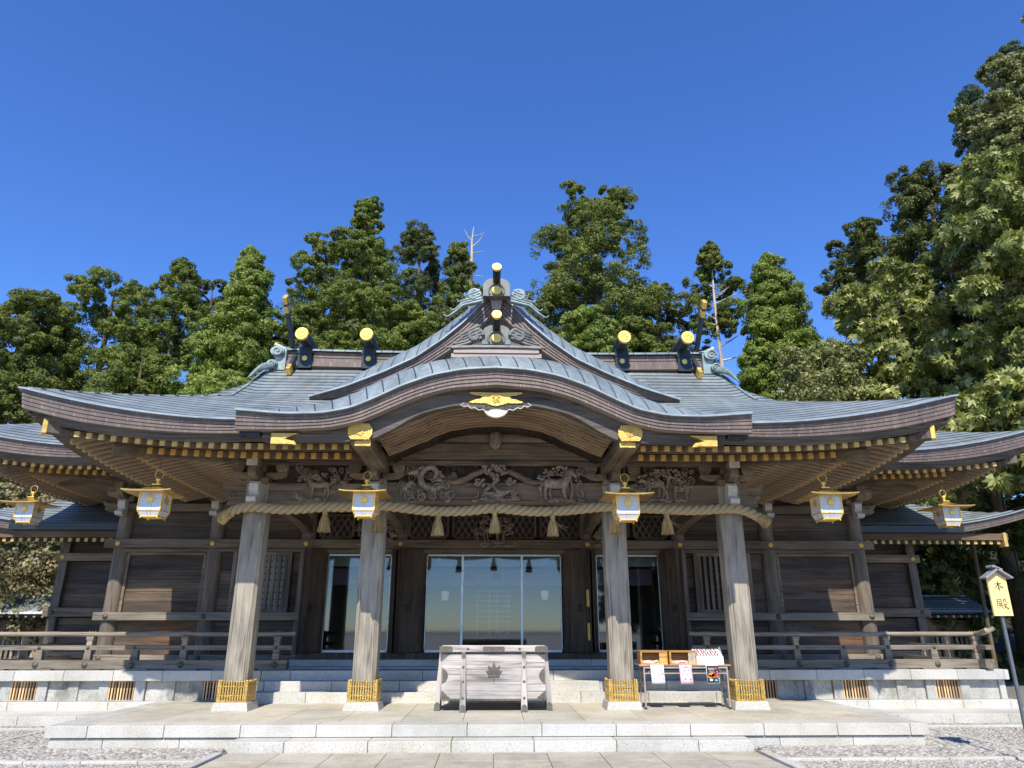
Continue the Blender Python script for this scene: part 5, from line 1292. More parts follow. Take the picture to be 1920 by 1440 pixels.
# ================================================================ RAILINGS ON THE VERANDA
Yr = 14.96
for s in (-1, 1):
    rl = thing('railing', ('weathered three-bar veranda railing running out past the left pillar beside the low fence' if s < 0 else 'weathered three-bar veranda railing ending in an upturned corner near the yellow sign'), 'railing', (s*6.9, Yr, .84), 'veranda railings')
    S = lambda a_, b_: (min(s*a_, s*b_), max(s*a_, s*b_))
    XE = 9.65
    mb = MB(); mb.box(*S(3.98, XE + .25), Yr - .08, Yr + .08, .862, 1.02)
    for x in (4.22, 5.1, 6.0, 6.93, 7.82, 8.75, 9.62): mb.box(*S(x - .3 if x > 4.5 else 3.98, x + .3 if x < 9.5 else XE + .24), Yr - .075, Yr + .075, .842, .862)
    mb.build('bottom_rail', M['rail'], rl, .006)
    mb = MB(); mb.box(*S(3.92, XE + .32), Yr - .045, Yr + .045, 1.20, 1.285); mb.build('middle_rail', M['rail'], rl, .005)
    mb = MB(); pts = [(s*3.88, Yr, 1.505), (s*4.0, Yr, 1.493), (s*4.3, Yr, 1.49), (s*7, Yr, 1.49), (s*9.5, Yr, 1.49)] + [(s*(9.7 + .12*k), Yr, 1.49 + .012*k*k) for k in range(4)]
    mb.tube(pts, .043, 14); mb.build('top_rail', M['rail'], rl)
    tall = None; short = None
    for x in (4.22, 6.0, 7.82, 9.62):
        mb = MB(); mb.frustum(s*x - .07, s*x + .07, Yr - .06, Yr + .06, 1.02, s*x - .058, s*x + .058, Yr - .05, Yr + .05, 1.2)
        mb.frustum(s*x - .056, s*x + .056, Yr - .05, Yr + .05, 1.285, s*x - .05, s*x + .05, Yr - .046, Yr + .046, 1.36)
        mb.frustum(s*x - .045, s*x + .045, Yr - .04, Yr + .04, 1.36, s*x - .07, s*x + .07, Yr - .06, Yr + .06, 1.40); mb.box(s*x - .07, s*x + .07, Yr - .06, Yr + .06, 1.40, 1.455)
        mb.build('tall_post', M['rail'], rl, .005)
        st = MB()
        for k in (-1, 0, 1): st.ball((s*x + .055*k, Yr, 1.54), .009, 6, 4)
        st.build('gilt_studs', M['goldtip'], rl)
    for x in (5.1, 6.93, 8.75):
        mb = MB(); mb.frustum(s*x - .075, s*x + .075, Yr - .055, Yr + .055, 1.02, s*x - .06, s*x + .06, Yr - .045, Yr + .045, 1.2); mb.build('short_post', M['rail'], rl, .005)
    for x in (4.22, 5.1, 6.0, 6.93, 7.82, 8.75):
        o = copy_tree(bolt0, rl); o.location = Vector((s*x, Yr - .082, .938)) - rl.location; o.scale = (.95, 1, .95)
        o = copy_tree(bolt0, rl); o.location = Vector((s*x + s*.01, Yr - .046, 1.243)) - rl.location; o.scale = (.52, .7, .52)
    # return along the side
    xr = s*XE
    mb = MB(); mb.box(xr - .08, xr + .08, Yr - .3, 17.6, .864, 1.018); mb.build('side_bottom_rail', M['raily'], rl, .006)
    mb = MB(); mb.box(xr - .045, xr + .045, Yr - .34, 17.6, 1.202, 1.283); mb.build('side_middle_rail', M['raily'], rl, .005)
    mb = MB(); mb.tube([(xr, Yr - .40, 1.57), (xr, Yr - .28, 1.535), (xr, Yr - .14, 1.505), (xr, Yr, 1.49), (xr, 17.6, 1.49)], .043, 14); mb.build('side_top_rail', M['raily'], rl)
    mb = MB()
    for y in (15.9, 16.8): mb.frustum(xr - .055, xr + .055, y - .07, y + .07, 1.02, xr - .05, xr + .05, y - .058, y + .058, 1.2); mb.box(xr - .04, xr + .04, y - .05, y + .05, 1.285, 1.46)
    mb.build('side_posts', M['raily'], rl, .005)

# ================================================================ HANGING LANTERNS
MAPLE = []
def maple(r=1.0):
    out = []
    for g, L_, wd in ((-20, .62, .16), (18, .82, .17), (52, .95, .17), (90, 1.05, .19), (128, .95, .17), (162, .82, .17), (200, .62, .16)):
        out.append((g, L_, wd))
    pts = []
    for k, (g, L_, wd) in enumerate(out):
        G = R(g); dx, dz = math.cos(G), math.sin(G); nx, nz = -dz, dx
        if k == 0: pts.append((.10, -.30))
        for t, q in ((.32, -.75), (.58, -1.0), (.80, -.62), (1.0, 0), (.80, .62), (.58, 1.0), (.32, .75)): pts.append((r*(dx*L_*t + nx*wd*q), r*(dz*L_*t + nz*wd*q)))
        if k == 6: pts.append((-.10*r, -.30*r))
    pts[0] = (.10*r, -.30*r)
    return pts
def leaf_prism(mb, cx, cz, r, y0, y1, tf=None):
    pts = maple(r); n = len(pts); o = MB()
    v = [(cx, y0, cz)] + [(cx + a_, y0, cz + b_) for a_, b_ in pts] + [(cx + a_, y1, cz + b_) for a_, b_ in pts]
    f = [(0, 1 + i, 1 + (i+1) % n) for i in range(n)] + [(1+i, 1+n+i, 1+n+(i+1) % n, 1+(i+1) % n) for i in range(n)]
    if tf: v = [tf(p) for p in v]
    mb.add(v, f)
    st = [(cx - .025*r, y0, cz - .3*r), (cx + .025*r, y0, cz - .3*r), (cx + .03*r, y0, cz - .85*r), (cx - .01*r, y0, cz - .85*r)]
    if tf: st = [tf(p) for p in st]
    mb.add(st, [(0, 1, 2, 3)])
def rotz(k):
    c_, s_ = [(1, 0), (0, 1), (-1, 0), (0, -1)][k]; return lambda p: (p[0]*c_ - p[1]*s_, p[0]*s_ + p[1]*c_, p[2])
def make_lantern(label, loc):
    """gilded square lantern hanging from the origin"""
    root = thing('hanging_lantern', label, 'lantern', loc, 'gilded lanterns hanging from the eaves')
    def pt(mb, name, mat, parent=root, bev=0):
        o = mb.build(name, M[mat], None, origin=(0, 0, 0), bevel=bev); o.parent = parent; return o
    ch = MB()
    ch.ball((0, 0, -.02), .022, 8, 6)
    for k in range(7):
        z = -.055 - k*.034; g = k % 2
        ch.tube([((.010*math.cos(t) if g else 0), (0 if g else .010*math.cos(t)), z + .02*math.sin(t)) for t in np.linspace(0, 6.28, 9)], .0035, 5)
    pt(ch, 'chain', 'bronze')
    rg = MB(); rg.tube([(.074*math.cos(t), 0, -.355 + .078*math.sin(t)) for t in np.linspace(0, 6.283, 26)], .0055, 6); pt(rg, 'ring', 'gold')
    kn = MB(); kn.lathe([(.03, -.535), (.022, -.50), (.03, -.485), (.046, -.465), (.048, -.445), (.036, -.425), (.012, -.415)], (0, 0, 0), 14); kn.box(-.075, .075, -.075, .075, -.555, -.535); pt(kn, 'finial', 'gold')
    # concave hipped roof with slightly raised corners
    rf = MB(); n = 8; prof = [(.07, -.565), (.12, -.605), (.20, -.645), (.30, -.680), (.39, -.698), (.425, -.70)]
    for k in range(4):
        T_ = rotz(k); rows = []
        for r_, z in prof:
            row = []
            for i in range(n+1):
                t = -1 + 2*i/n; row.append(T_((r_*t, -r_, z + (.022*abs(t)**3 if r_ > .25 else 0)*(r_/.425))))
            rows.append(row)
        rows.append([T_((.425*(-1 + 2*i/n), -.425, -.722 + .022*abs(-1 + 2*i/n)**3)) for i in range(n+1)])
        rows.append([T_((.400*(-1 + 2*i/n), -.400, -.720 + .016*abs(-1 + 2*i/n)**3)) for i in range(n+1)])
        rows.append([T_((.19*(-1 + 2*i/n), -.19, -.700)) for i in range(n+1)])
        rf.rows(rows, False)
    pt(rf, 'lantern_roof', 'gilt')
    fr = MB(); H0, H1, H2 = -.70, -1.015, -1.115; A, B = .192, .147
    for sx_ in (-1, 1):
        for sy_ in (-1, 1):
            fr.beam((sx_*A, sy_*A, H0), (sx_*A, sy_*A, H1), .022, .022, (0, 1, 0)); fr.beam((sx_*A, sy_*A, H1), (sx_*B, sy_*B, H2), .022, .022, (0, 1, 0)); fr.ball((sx_*B, sy_*B, H2 - .022), .016, 6, 5)
    for k in range(4):
        T_ = rotz(k)
        for (h_, a_, w_) in ((H0, A, .03), (H1, A, .014), (H2, B, .02)): fr.beam(T_((-a_, -a_, h_)), T_((a_, -a_, h_)), w_, w_)
        for d in (-.03, .03):
            fr.beam(T_((d, -A - .004, H0)), T_((d, -A - .004, H1)), .006, .006, (1, 0, 0) if k % 2 == 0 else (0, 1, 0)); fr.beam(T_((d, -A - .004, H1)), T_((d*.9, -B - .004, H2)), .006, .006, (1, 0, 0) if k % 2 == 0 else (0, 1, 0))
            fr.beam(T_((-A, -A - .004, -.845 + d)), T_((A, -A - .004, -.845 + d)), .006, .006)
    fr.box(-B, B, -B, B, H2 - .012, H2 - .004)
    pt(fr, 'lantern_frame', 'gold')
    for k in range(4):
        T_ = rotz(k)
        pn = MB(); pn.add([T_((-A, -A, H1)), T_((A, -A, H1)), T_((A, -A, H0)), T_((-A, -A, H0))], [(0, 1, 2, 3)]); p_ = pt(pn, 'pane', 'pane')
        em = MB(); leaf_prism(em, 0, -.855, .098, -A - .018, -A - .006, T_); pt(em, 'maple_crest', 'gold', p_)
        pn = MB(); pn.add([T_((-B, -B, H2)), T_((B, -B, H2)), T_((A, -A, H1)), T_((-A, -A, H1))], [(0, 1, 2, 3)]); pt(pn, 'lower_pane', 'pane')
    return root
lan = make_lantern('gilded square lantern hanging before the inner left pillar', (-2.09, 11.6, 4.27))
for lab, loc in (('gilded square lantern hanging before the inner right pillar, low pane sunlit', (2.13, 11.6, 4.27)),
                 ('gilded lantern hanging under the striped rafters left of the left corner pillar', (-5.52, 11.75, 4.32)),
                 ('gilded lantern hanging under the striped rafters right of the right corner pillar', (5.50, 11.75, 4.32)),
                 ('small-looking gilded lantern farther back at the far left, against pale foliage', (-9.62, 15.1, 4.68)),
                 ('small-looking gilded lantern farther back at the far right, against black shade', (9.66, 15.1, 4.68))):
    o = copy_tree(lan, None, loc); o['label'] = lab; o.scale = (.92, .92, .92)
lan.scale = (.88, .88, .88)

# ================================================================ SACRED ROPE
rope = thing('straw_rope', 'thick twisted straw rope with tassels draped across the four pillars', 'rope', (0, 12.68, 3.55))
ctrl = [(-4.72, 12.86, 3.52), (-4.60, 12.80, 3.60), (-4.32, 12.74, 3.655), (-4.05, 12.72, 3.60), (-3.65, 12.72, 3.555), (-3.3, 12.72, 3.60), (-3.0, 12.72, 3.645), (-2.6, 12.68, 3.59), (-2.15, 12.66, 3.66), (-1.8, 12.68, 3.645), (-1.4, 12.72, 3.575), (-1.0, 12.72, 3.545), (-.55, 12.72, 3.555), (-.25, 12.72, 3.59), (0, 12.72, 3.64), (.3, 12.72, 3.59), (.6, 12.72, 3.555), (1.0, 12.72, 3.555), (1.4, 12.72, 3.585), (1.8, 12.68, 3.645), (2.15, 12.66, 3.66), (2.6, 12.68, 3.61), (3.0, 12.72, 3.625), (3.45, 12.72, 3.565), (3.9, 12.72, 3.61), (4.3, 12.74, 3.665), (4.55, 12.80, 3.61), (4.78, 12.88, 3.49)]
cx_ = np.array(ctrl); tt = np.linspace(0, len(ctrl) - 1, 420); path = np.stack([np.interp(tt, range(len(ctrl)), cx_[:, k]) for k in range(3)], 1)
for _ in range(6): path[1:-1] = .25*path[:-2] + .5*path[1:-1] + .25*path[2:]
for _ in range(14): path[4:-4] = (path[:-8] + path[2:-6] + path[4:-4] + path[6:-2] + path[8:])/5
sg = np.concatenate([[0], np.cumsum(np.linalg.norm(np.diff(path, axis=0), axis=1))])
mb = MB()
for k in range(3):
    pts = []
    for i in range(len(path)):
        t = path[min(i+1, len(path)-1)] - path[max(i-1, 0)]; t /= np.linalg.norm(t); u = np.cross(t, [0, 1, 0]); u /= np.linalg.norm(u); w = np.cross(t, u)
        g = 2*math.pi*(-sg[i]/.40 + k/3); pts.append(path[i] + .047*(math.cos(g)*u + math.sin(g)*w))
    mb.tube(pts, .044, 10)
mb.build('twisted_strands', M['straw'], rope)
for i0, d in ((0, 1), (-1, -1)):
    p = Vector(path[i0]); q = Vector(path[i0 + 14*d]); dr = (p - q).normalized(); mb = MB(); mb.tube([p - dr*.06, p + dr*.06, p + dr*.17 + Vector((0, 0, -.02))], [.088, .10, .125], 14); mb.build('brush_end', M['tassel'], rope)
def tassel(x, z, w=1.0, stray=0):
    y = 12.70; mb = MB(); n = 40
    mb.tube([(x, y, z), (x, y, z - .06), (x, y, z - .10)], [.045*w, .05*w, .042*w], 12)
    for i in range(n):
        g = 2*math.pi*i/n; r0_ = .042*w; r1_ = (.10 + .012*random.random())*w
        for f in (1, .6):
            if f < 1 and i % 2: continue
            mb.tube([(x + r0_*f*math.cos(g), y + r0_*f*math.sin(g), z - .09), (x + .08*w*f*math.cos(g), y + .08*w*f*math.sin(g), z - .20), (x + r1_*f*math.cos(g + .06), y + r1_*f*math.sin(g + .06), z - .37 - random.uniform(-.008, .008))], [.0085, .0095, .008], 5)
    for k in range(stray):
        mb.tube([(x + .05, y, z - .12 - .03*k), (x + .14, y - .02, z - .19 - .03*k), (x + .28 - .05*k, y - .03, z - .23 - .05*k)], [.004, .004, .002], 4)
    mb.build('tassel', M['tassel'], rope); w_ = MB(); w_.tube([(x, y - .05, z + .01), (x, y - .095, z + .10), (x, y + .02, z + .2)], .004, 4); w_.build('tie_wire', M['bronze'], rope)
for x, z, w, st in ((-2.98, 3.56, 1, 0), (-2.06, 3.56, 1, 0), (-1.0, 3.50, 1, 0), (.0, 3.55, .88, 0), (1.02, 3.50, .92, 2), (2.12, 3.56, 1, 0), (3.05, 3.54, 1, 2)): tassel(x, z, w, st)

# ================================================================ OFFERTORY BOX
ob = thing('offertory_box', 'pale weathered offertory box with dark maple crest and metal corner plates', 'offertory box', (0, 12.9, .32))
mb = MB(); mb.frustum(-.865, .865, 12.78, 13.42, .505, -.85, .85, 12.74, 13.46, 1.19); bd_ = mb.build('body', M['boxwood'], ob, .004)
mb = MB(); mb.box(-.86, .86, 12.765, 13.43, .475, .504); mb.build('bottom_board', M['post_dark'], ob, .004)
mb = MB()
mb.box(-.90, .90, 12.70, 12.80, 1.225, 1.315); mb.box(-.90, .90, 13.40, 13.50, 1.225, 1.315); mb.box(-.90, -.80, 12.801, 13.399, 1.225, 1.312); mb.box(.80, .90, 12.801, 13.399, 1.225, 1.312)
for i in range(14): mb.box(-.795, .795, 12.83 + i*.042, 12.85 + i*.042, 1.25, 1.29)
mb.build('top_frame', M['boxwood'], ob, .005)
mb = MB(); mb.box(-.86, .86, 12.75, 13.45, 1.19, 1.226); mb.build('neck', M['post_dark'], ob)
for x in (-.50, .50):
    mb = MB(); sx_ = 1 if x > 0 else -1
    mb.add([(x - .052, 12.60, .32), (x + .052, 12.60, .32), (x + .052, 12.72, .32), (x - .052, 12.72, .32), (x - .034, 12.69, 1.22), (x + .034, 12.69, 1.22), (x + .034, 12.76, 1.22), (x - .034, 12.76, 1.22)], [(0,3,2,1),(4,5,6,7),(0,1,5,4),(1,2,6,5),(2,3,7,6),(3,0,4,7)])
    p_ = mb.build('front_post', M['boxpost'], ob, .004)
    st = MB()
    for z in (.995, .775, .53): 
        y = 12.60 + .09*(z - .32)/.9; st.lathe([(.021, .0), (.020, -.008), (.014, -.013), (.003, -.015)], (x, y - .001, z), 12, 'y')
    yb = 12.60
    st.add([(x - .047, yb - .003 + .0, .325), (x + .047, yb - .003, .325), (x + .045, yb + .009 - .003, .40), (x + .025, yb + .0115 - .003, .425), (x, yb + .0135 - .003, .435), (x - .025, yb + .0115 - .003, .425), (x - .045, yb + .009 - .003, .40)], [(0, 1, 2, 3, 4, 5, 6)])
    st.add([(x - .034, 12.686, 1.215), (x + .034, 12.686, 1.215), (x + .035, 12.680, 1.14), (x, 12.677, 1.115), (x - .035, 12.680, 1.14)], [(0, 1, 2, 3, 4)])
    st.build('metal_studs', M['plate'], p_)
for s in (-1, 1):
    for y in (12.88, 13.30):
        mb = MB(); mb.add([(s*.975, y - .05, .32), (s*.975, y + .05, .32), (s*.885, y + .05, .32), (s*.885, y - .05, .32), (s*.905, y - .04, 1.22), (s*.905, y + .04, 1.22), (s*.852, y + .04, 1.22), (s*.852, y - .04, 1.22)], [(0,3,2,1),(4,5,6,7),(0,1,5,4),(1,2,6,5),(2,3,7,6),(3,0,4,7)])
        p_ = mb.build('side_post', M['boxpost'], ob, .004)
        st = MB(); st.add([(s*.978, y - .055, .325), (s*.880, y - .055, .325), (s*.878, y - .054, .42), (s*.92, y - .054, .455), (s*.968, y - .054, .42)], [(0, 1, 2, 3, 4)]); st.build('foot_plate', M['plate'], p_)
yf = lambda z: 12.78 - .04*(z - .505)/.685 - .004
def plate(poly):
    mb = MB(); mb.add([(a_, yf(b_), b_) for a_, b_ in poly], [list(range(len(poly)))]); mb.build('corner_plate', M['plate'], bd_)
def scallop(a_, b_, n=5, d=.012):
    out = []
    for i in range(n):
        t0, t1, tm = i/n, (i+1)/n, (i + .5)/n; nx, nz = -(b_[1] - a_[1]), (b_[0] - a_[0]); q = math.hypot(nx, nz); nx, nz = nx/q*d, nz/q*d
        out += [(a_[0] + (b_[0] - a_[0])*t0, a_[1] + (b_[1] - a_[1])*t0), (a_[0] + (b_[0] - a_[0])*tm + nx, a_[1] + (b_[1] - a_[1])*tm + nz)]
    return out
for s in (-1, 1):
    xe = .849*s
    plate([(xe, .98)] + [(s*(.849 - .095*math.sin(math.pi*k/12)**.7 + (.004 if k % 2 else -.004)), .98 - .25*k/12) for k in range(1, 12)] + [(xe, .73)])
    plate([(xe*1.012, .512), (s*.715, .512)] + [(s*(.715 + .134*k/6), .512 + .11*k/6 + (.010 if k % 2 else 0)) for k in range(1, 6)] + [(xe*1.008, .625)])
    plate([(xe, 1.186), (s*.74, 1.186)] + [(s*(.74 + .109*k/5), 1.186 - .085*k/5 - (.008 if k % 2 else 0)) for k in range(1, 5)] + [(xe, 1.095)])
mb = MB(); y = 12.697
mb.add([(a_, y, b_) for a_, b_ in ((-.17, 1.228), (.17, 1.228), (.185, 1.25), (.18, 1.27), (.185, 1.29), (.165, 1.312), (-.165, 1.312), (-.185, 1.29), (-.18, 1.27), (-.185, 1.25))], [list(range(10))]); mb.build('frame_plate', M['plate'], ob)
for s in (-1, 1):
    mb = MB(); mb.add([(s*a_, y, b_) for a_, b_ in ((.903, 1.224), (.70, 1.224), (.68, 1.25), (.69, 1.27), (.68, 1.29), (.71, 1.316), (.903, 1.316))], [list(range(7))]); mb.add([(s*.903, 12.70, 1.224), (s*.903, 12.95, 1.224), (s*.903, 12.95, 1.317), (s*.903, 12.70, 1.317)], [(0, 1, 2, 3)])
    mb.add([(s*a_, b_, 1.3165) for a_, b_ in ((.903, 12.697), (.71, 12.697), (.71, 12.80), (.903, 12.80))], [(0, 1, 2, 3)])
    mb.build('frame_plate', M['plate'], ob); mb = MB(); leaf_prism(mb, s*.43, 1.268, .032, y - .004, y); mb.build('small_maple_crest', M['plate'], ob)
cr = MB(); leaf_prism(cr, .004, .885, .172, -.016, 0, lambda p: (p[0], 12.757 + p[1] + (.885 - p[2])*.058, p[2])); cr.build('maple_crest', M['plate'], ob)

# ================================================================ FOLDING TABLE AND WHAT STANDS ON IT
tb = thing('folding_table', 'folding table with beige steel legs between the two right pillars', 'table', (3.25, 13.2, .32))
mb = MB(); mb.box(2.47, 4.04, 12.97, 13.43, .99, 1.014); mb.build('table_top', M['tabletop'], tb, .006)
for x in (2.555, 3.975):
    for y in (13.0, 13.39):
        mb = MB(); mb.tube([(x, y, .322), (x, y, .988)], .0155, 10); l_ = mb.build('leg', M['tleg'], tb); f_ = MB(); f_.tube([(x, y, .32), (x, y, .345)], .019, 10); f_.build('foot_cap', M['black'], l_)
    mb = MB(); mb.tube([(x, 13.0, .66), (x, 13.39, .66)], .011, 8); mb.build('leg_brace', M['tleg'], tb)
    d = 1 if x < 3 else -1; mb = MB(); mb.beam((x, 13.02, .83), (x + d*.17, 13.02, .965), .02, .006); mb.build('folding_stay', M['tleg'], tb)
for y in (13.0, 13.39):
    mb = MB(); mb.box(2.56, 3.97, y - .012, y + .012, .955, .985); mb.tube([(2.56, y, .875), (3.97, y, .875)], .009, 8); mb.build('rail', M['tleg'], tb)
# two honey-coloured boxes for fortune slips
def slip_box(x0, x1, label, lid):
    t = thing('fortune_box', label, 'wooden box', ((x0 + x1)/2, 13.1, 1.0145), 'wooden boxes on the table')
    y0, y1, z0, z1 = 12.985, 13.28, 1.0145, 1.235; w = .018
    mb = MB(); mb.box(x0, x1, y0, y1, z0, z0 + w); mb.box(x0, x1, y0, y1, z1 - w, z1); mb.box(x0, x0 + w, y0, y1, z0 + w, z1 - w); mb.box(x1 - w, x1, y0, y1, z0 + w, z1 - w)
    mb.box(x0, x1, y0 - .004, y0 + .012, z0, z0 + .024); mb.box(x0, x1, y0 - .004, y0 + .012, z1 - .026, z1); mb.box(x0, x0 + .03, y0 - .004, y0 + .012, z0 + .024, z1 - .026); mb.box(x1 - .03, x1, y0 - .004, y0 + .012, z0 + .024, z1 - .026)
    mb.build('case', M['honey'], t, .002)
    mb = MB(); mb.add([(x0 + w, y0 + .06, z0 + w), (x1 - w, y0 + .06, z0 + w), (x1 - w, y1, z1 - w), (x0 + w, y1, z1 - w)], [(0, 1, 2, 3)]); mb.build('inner_slope', M['honey_in'], t)
    a_ = x0 + (x1 - x0)*.70; mb = MB(); mb.box(a_, x1 - .03, y0 + .002, y0 + .014, z0 + .024, z1 - .026); p_ = mb.build('front_panel', M['honey'] if not lid else M['honey_in'], t)
    if lid:
        nt_ = MB(); nt_.box(a_ + .012, x1 - .036, y0 - .001, y0 + .001, z0 + .03, z1 - .03); n_ = nt_.build('notice', M['blind'], p_)
        mk = MB()
        for i in range(6):
            for j in range(3): mk.box(a_ + .02 + j*.024, a_ + .034 + j*.024, y0 - .003, y0 - .0015, z1 - .05 - i*.02, z1 - .042 - i*.02)
        mk.build('notice_marks', M['bronze'], n_)
    sl = MB()
    for i in range(26):
        x = random.uniform(x0 + .05, a_ - .05); y = random.uniform(y0 + .02, y0 + .07); z = z0 + .022 + random.uniform(0, .035)
        sl.beam((x - .03, y, z), (x + .03, y + random.uniform(-.02, .02), z + random.uniform(-.012, .02)), .018, .007)
    sl.build('fortune_slips', M['white'], t)
slip_box(2.50, 2.965, 'honey-coloured open wooden box of folded white slips, nearer the pillar', False)
slip_box(3.00, 3.465, 'honey-coloured open wooden box with a paper notice, beside the white carton', True)
wb = thing('paper_carton', 'white carton tray filled with rows of small dark red charms', 'carton', (3.69, 13.1, 1.0145))
mb = MB(); y0 = 12.99
mb.add([(3.47, y0, 1.015), (3.93, y0, 1.015), (3.93, y0 + .30, 1.015), (3.47, y0 + .30, 1.015), (3.47, y0, 1.135), (3.93, y0, 1.135), (3.93, y0 + .30, 1.255), (3.47, y0 + .30, 1.255)], [(0,3,2,1),(4,5,6,7),(0,1,5,4),(1,2,6,5),(2,3,7,6),(3,0,4,7)])
mb.add([(3.93, y0 + .02, 1.13), (3.93, y0 + .30, 1.13), (3.95, y0 + .30, 1.30), (3.94, y0 + .2, 1.29)], [(0, 1, 2, 3)])
mb.build('tray', M['white'], wb, .003)
mb = MB(); mb.ball((0, 0, .012), (.013, .013, .012), 6, 4); mb.ball((.018, -.012, .006), (.006, .006, .006), 5, 3)
ch_ = mb.build('red_charm', M['redp'], None, origin=(0, 0, 0)); ch_.parent = wb
for i in range(5):
    for j in range(8):
        t = .04 + i*.053; o = ch_ if i == j == 0 else copy_tree(ch_, wb)
        o.location = Vector((3.50 + j*.050 + random.uniform(-.008, .008), y0 + t, 1.135 + .4*t)) - wb.location
# three sheets hanging over the front edge
def sheet(x0, x1, z0, label, mat, tilt=.012):
    t = thing('hanging_poster', label, 'poster', ((x0 + x1)/2, 12.965, z0), 'sheets hanging from the table edge')
    mb = MB(); mb.rows([[(x0 + tilt*(1 - k/6), 12.966 - .006*math.sin(k), z0 + (1.012 - z0)*k/6), (x1 + tilt*(1 - k/6), 12.966 - .006*math.sin(k + 1), z0 + (1.012 - z0)*k/6)] for k in range(7)], True)
    mb.rows([[(x0, 12.966, 1.012), (x1, 12.966, 1.012)], [(x0, 13.0, 1.0165), (x1, 13.0, 1.0165)]], False)
    p_ = mb.build('sheet', M[mat], t); so = p_.modifiers.new("thick", 'SOLIDIFY'); so.thickness = .0012
    return t, p_
def marks(parent, mat, items, name='print'):
    mb = MB()
    for (x, z, rx, rz) in items: mb.prism([(x + rx*math.cos(g), z + rz*math.sin(g)) for g in np.linspace(0, 6.28, 9)[:-1]], 12.955, 12.9575, 'y')
    mb.build(name, M[mat], parent)
t, p_ = sheet(2.66, 2.885, .712, 'white sheet with scattered small dark and blue marks, leftmost hanging from the table', 'white')
marks(p_, 'inkblue', [(2.86, .88, .014, .008), (2.865, .855, .008, .006), (2.80, .96, .008, .007), (2.84, .975, .008, .01), (2.845, .92, .01, .007), (2.75, .94, .003, .02), (2.735, .95, .003, .022), (2.765, .97, .003, .012), (2.775, .935, .003, .012), (2.745, .845, .003, .02), (2.82, .865, .012, .006), (2.79, .79, .006, .004), (2.71, .80, .02, .003), (2.72, .79, .016, .003), (2.87, .79, .014, .004), (2.79, .75, .004, .014)])
marks(p_, 'redp', [(2.79, .838, .011, .011)])
t, p_ = sheet(3.15, 3.362, .708, 'pink sheet with a pale round panel and small figures, middle of the table front', 'pinkp')
marks(p_, 'white', [(3.262, .85, .088, .11)])
mk = MB()
def ov(mat, items, nm):
    mb = MB()
    for (x, z, rx, rz) in items: mb.prism([(x + rx*math.cos(g), z + rz*math.sin(g)) for g in np.linspace(0, 6.28, 9)[:-1]], 12.9515, 12.954, 'y')
    return mb.build(nm, M[mat], p_)
ov('red', [(3.245, .785, .017, .014), (3.325, .785, .015, .012), (3.20, .855, .013, .012), (3.262, .985, .04, .004)], 'figures'); ov('inkblue', [(3.232, .925, .016, .012), (3.30, .925, .015, .012), (3.275, .86, .012, .012), (3.33, .855, .012, .012), (3.235, .905, .01, .006), (3.205, .88, .01, .004), (3.24, .81, .012, .004)], 'figures')
t, p_ = sheet(3.605, 3.815, .716, 'dark framed poster with orange, red and blue picture, rightmost hanging from the table', 'white')
mb = MB(); mb.box(3.617, 3.815, 12.957, 12.959, .728, 1.0); mb.build('print', M['charcoal'], p_)
for mat, items in (('orange', [(3.69, .85, .055, .035), (3.66, .83, .03, .03), (3.72, .84, .035, .03)]), ('red', [(3.765, .845, .03, .045), (3.745, .88, .03, .02), (3.77, .955, .022, .018)]), ('cyan', [(3.765, .768, .028, .016)]), ('white', [(3.68, .775, .028, .018)]), ('white', [(3.79, .905, .007, .007), (3.79, .88, .007, .007), (3.795, .83, .007, .007), (3.80, .80, .007, .007)]), ('white', [(3.645 + .018*k, .95 - .004*(k % 3), .003, .022) for k in range(6)] + [(3.665 + .018*k, .90, .003, .012) for k in range(4)])): ov(mat, items, 'picture')

# ================================================================ SIGN
sg_ = thing('wooden_sign', 'yellow house-shaped signboard with two brushed black characters on a grey pole', 'sign', (6.62, 9.62, 0))
mb = MB(); bx0, bx1 = 6.502, 6.752; xm = (bx0 + bx1)/2
mb.prism([(bx0, 1.752), (bx1, 1.752), (bx1, 2.225), (xm, 2.315), (bx0, 2.225)], 9.60, 9.63, 'y'); bd_ = mb.build('board', M['signwood'], sg_, .002)
mb = MB()
for s in (-1, 1): mb.beam((xm - s*.012, 9.60, 2.352 + (.002 if s > 0 else 0)), (xm + s*.178, 9.60, 2.226), .14, .024, (0, 0, 1))
mb.beam((xm + .06, 9.60, 2.33), (xm - .055, 9.60, 2.385), .14, .022); mb.tube([(xm - .055, 9.53, 2.372), (xm - .055, 9.67, 2.372)], .014, 8)
mb.build('sign_roof', M['signroof'], sg_, .003)
mb = MB(); mb.box(xm - .018, xm + .018, 9.632, 9.668, 0, 2.1); mb.build('pole', M['pole'], sg_, .003)
def strokes(mb, data, x0, z0, w, h, y):
    for st in data:
        pts = [(x0 + a_*w, z0 + b_*h) for a_, b_, _ in st]; ws = [k*w*.5 for _, _, k in st]; L_, R_ = [], []
        for i, p in enumerate(pts):
            a_, b_ = pts[max(0, i-1)], pts[min(len(pts)-1, i+1)]; dx, dz = b_[0] - a_[0], b_[1] - a_[1]; q = math.hypot(dx, dz) or 1
            L_.append((p[0] - dz/q*ws[i], p[1] + dx/q*ws[i])); R_.append((p[0] + dz/q*ws[i], p[1] - dx/q*ws[i]))
        for i in range(len(pts)-1):
            mb.add([(L_[i][0], y, L_[i][1]), (R_[i][0], y, R_[i][1]), (R_[i+1][0], y, R_[i+1][1]), (L_[i+1][0], y, L_[i+1][1])], [(0, 1, 2, 3)])
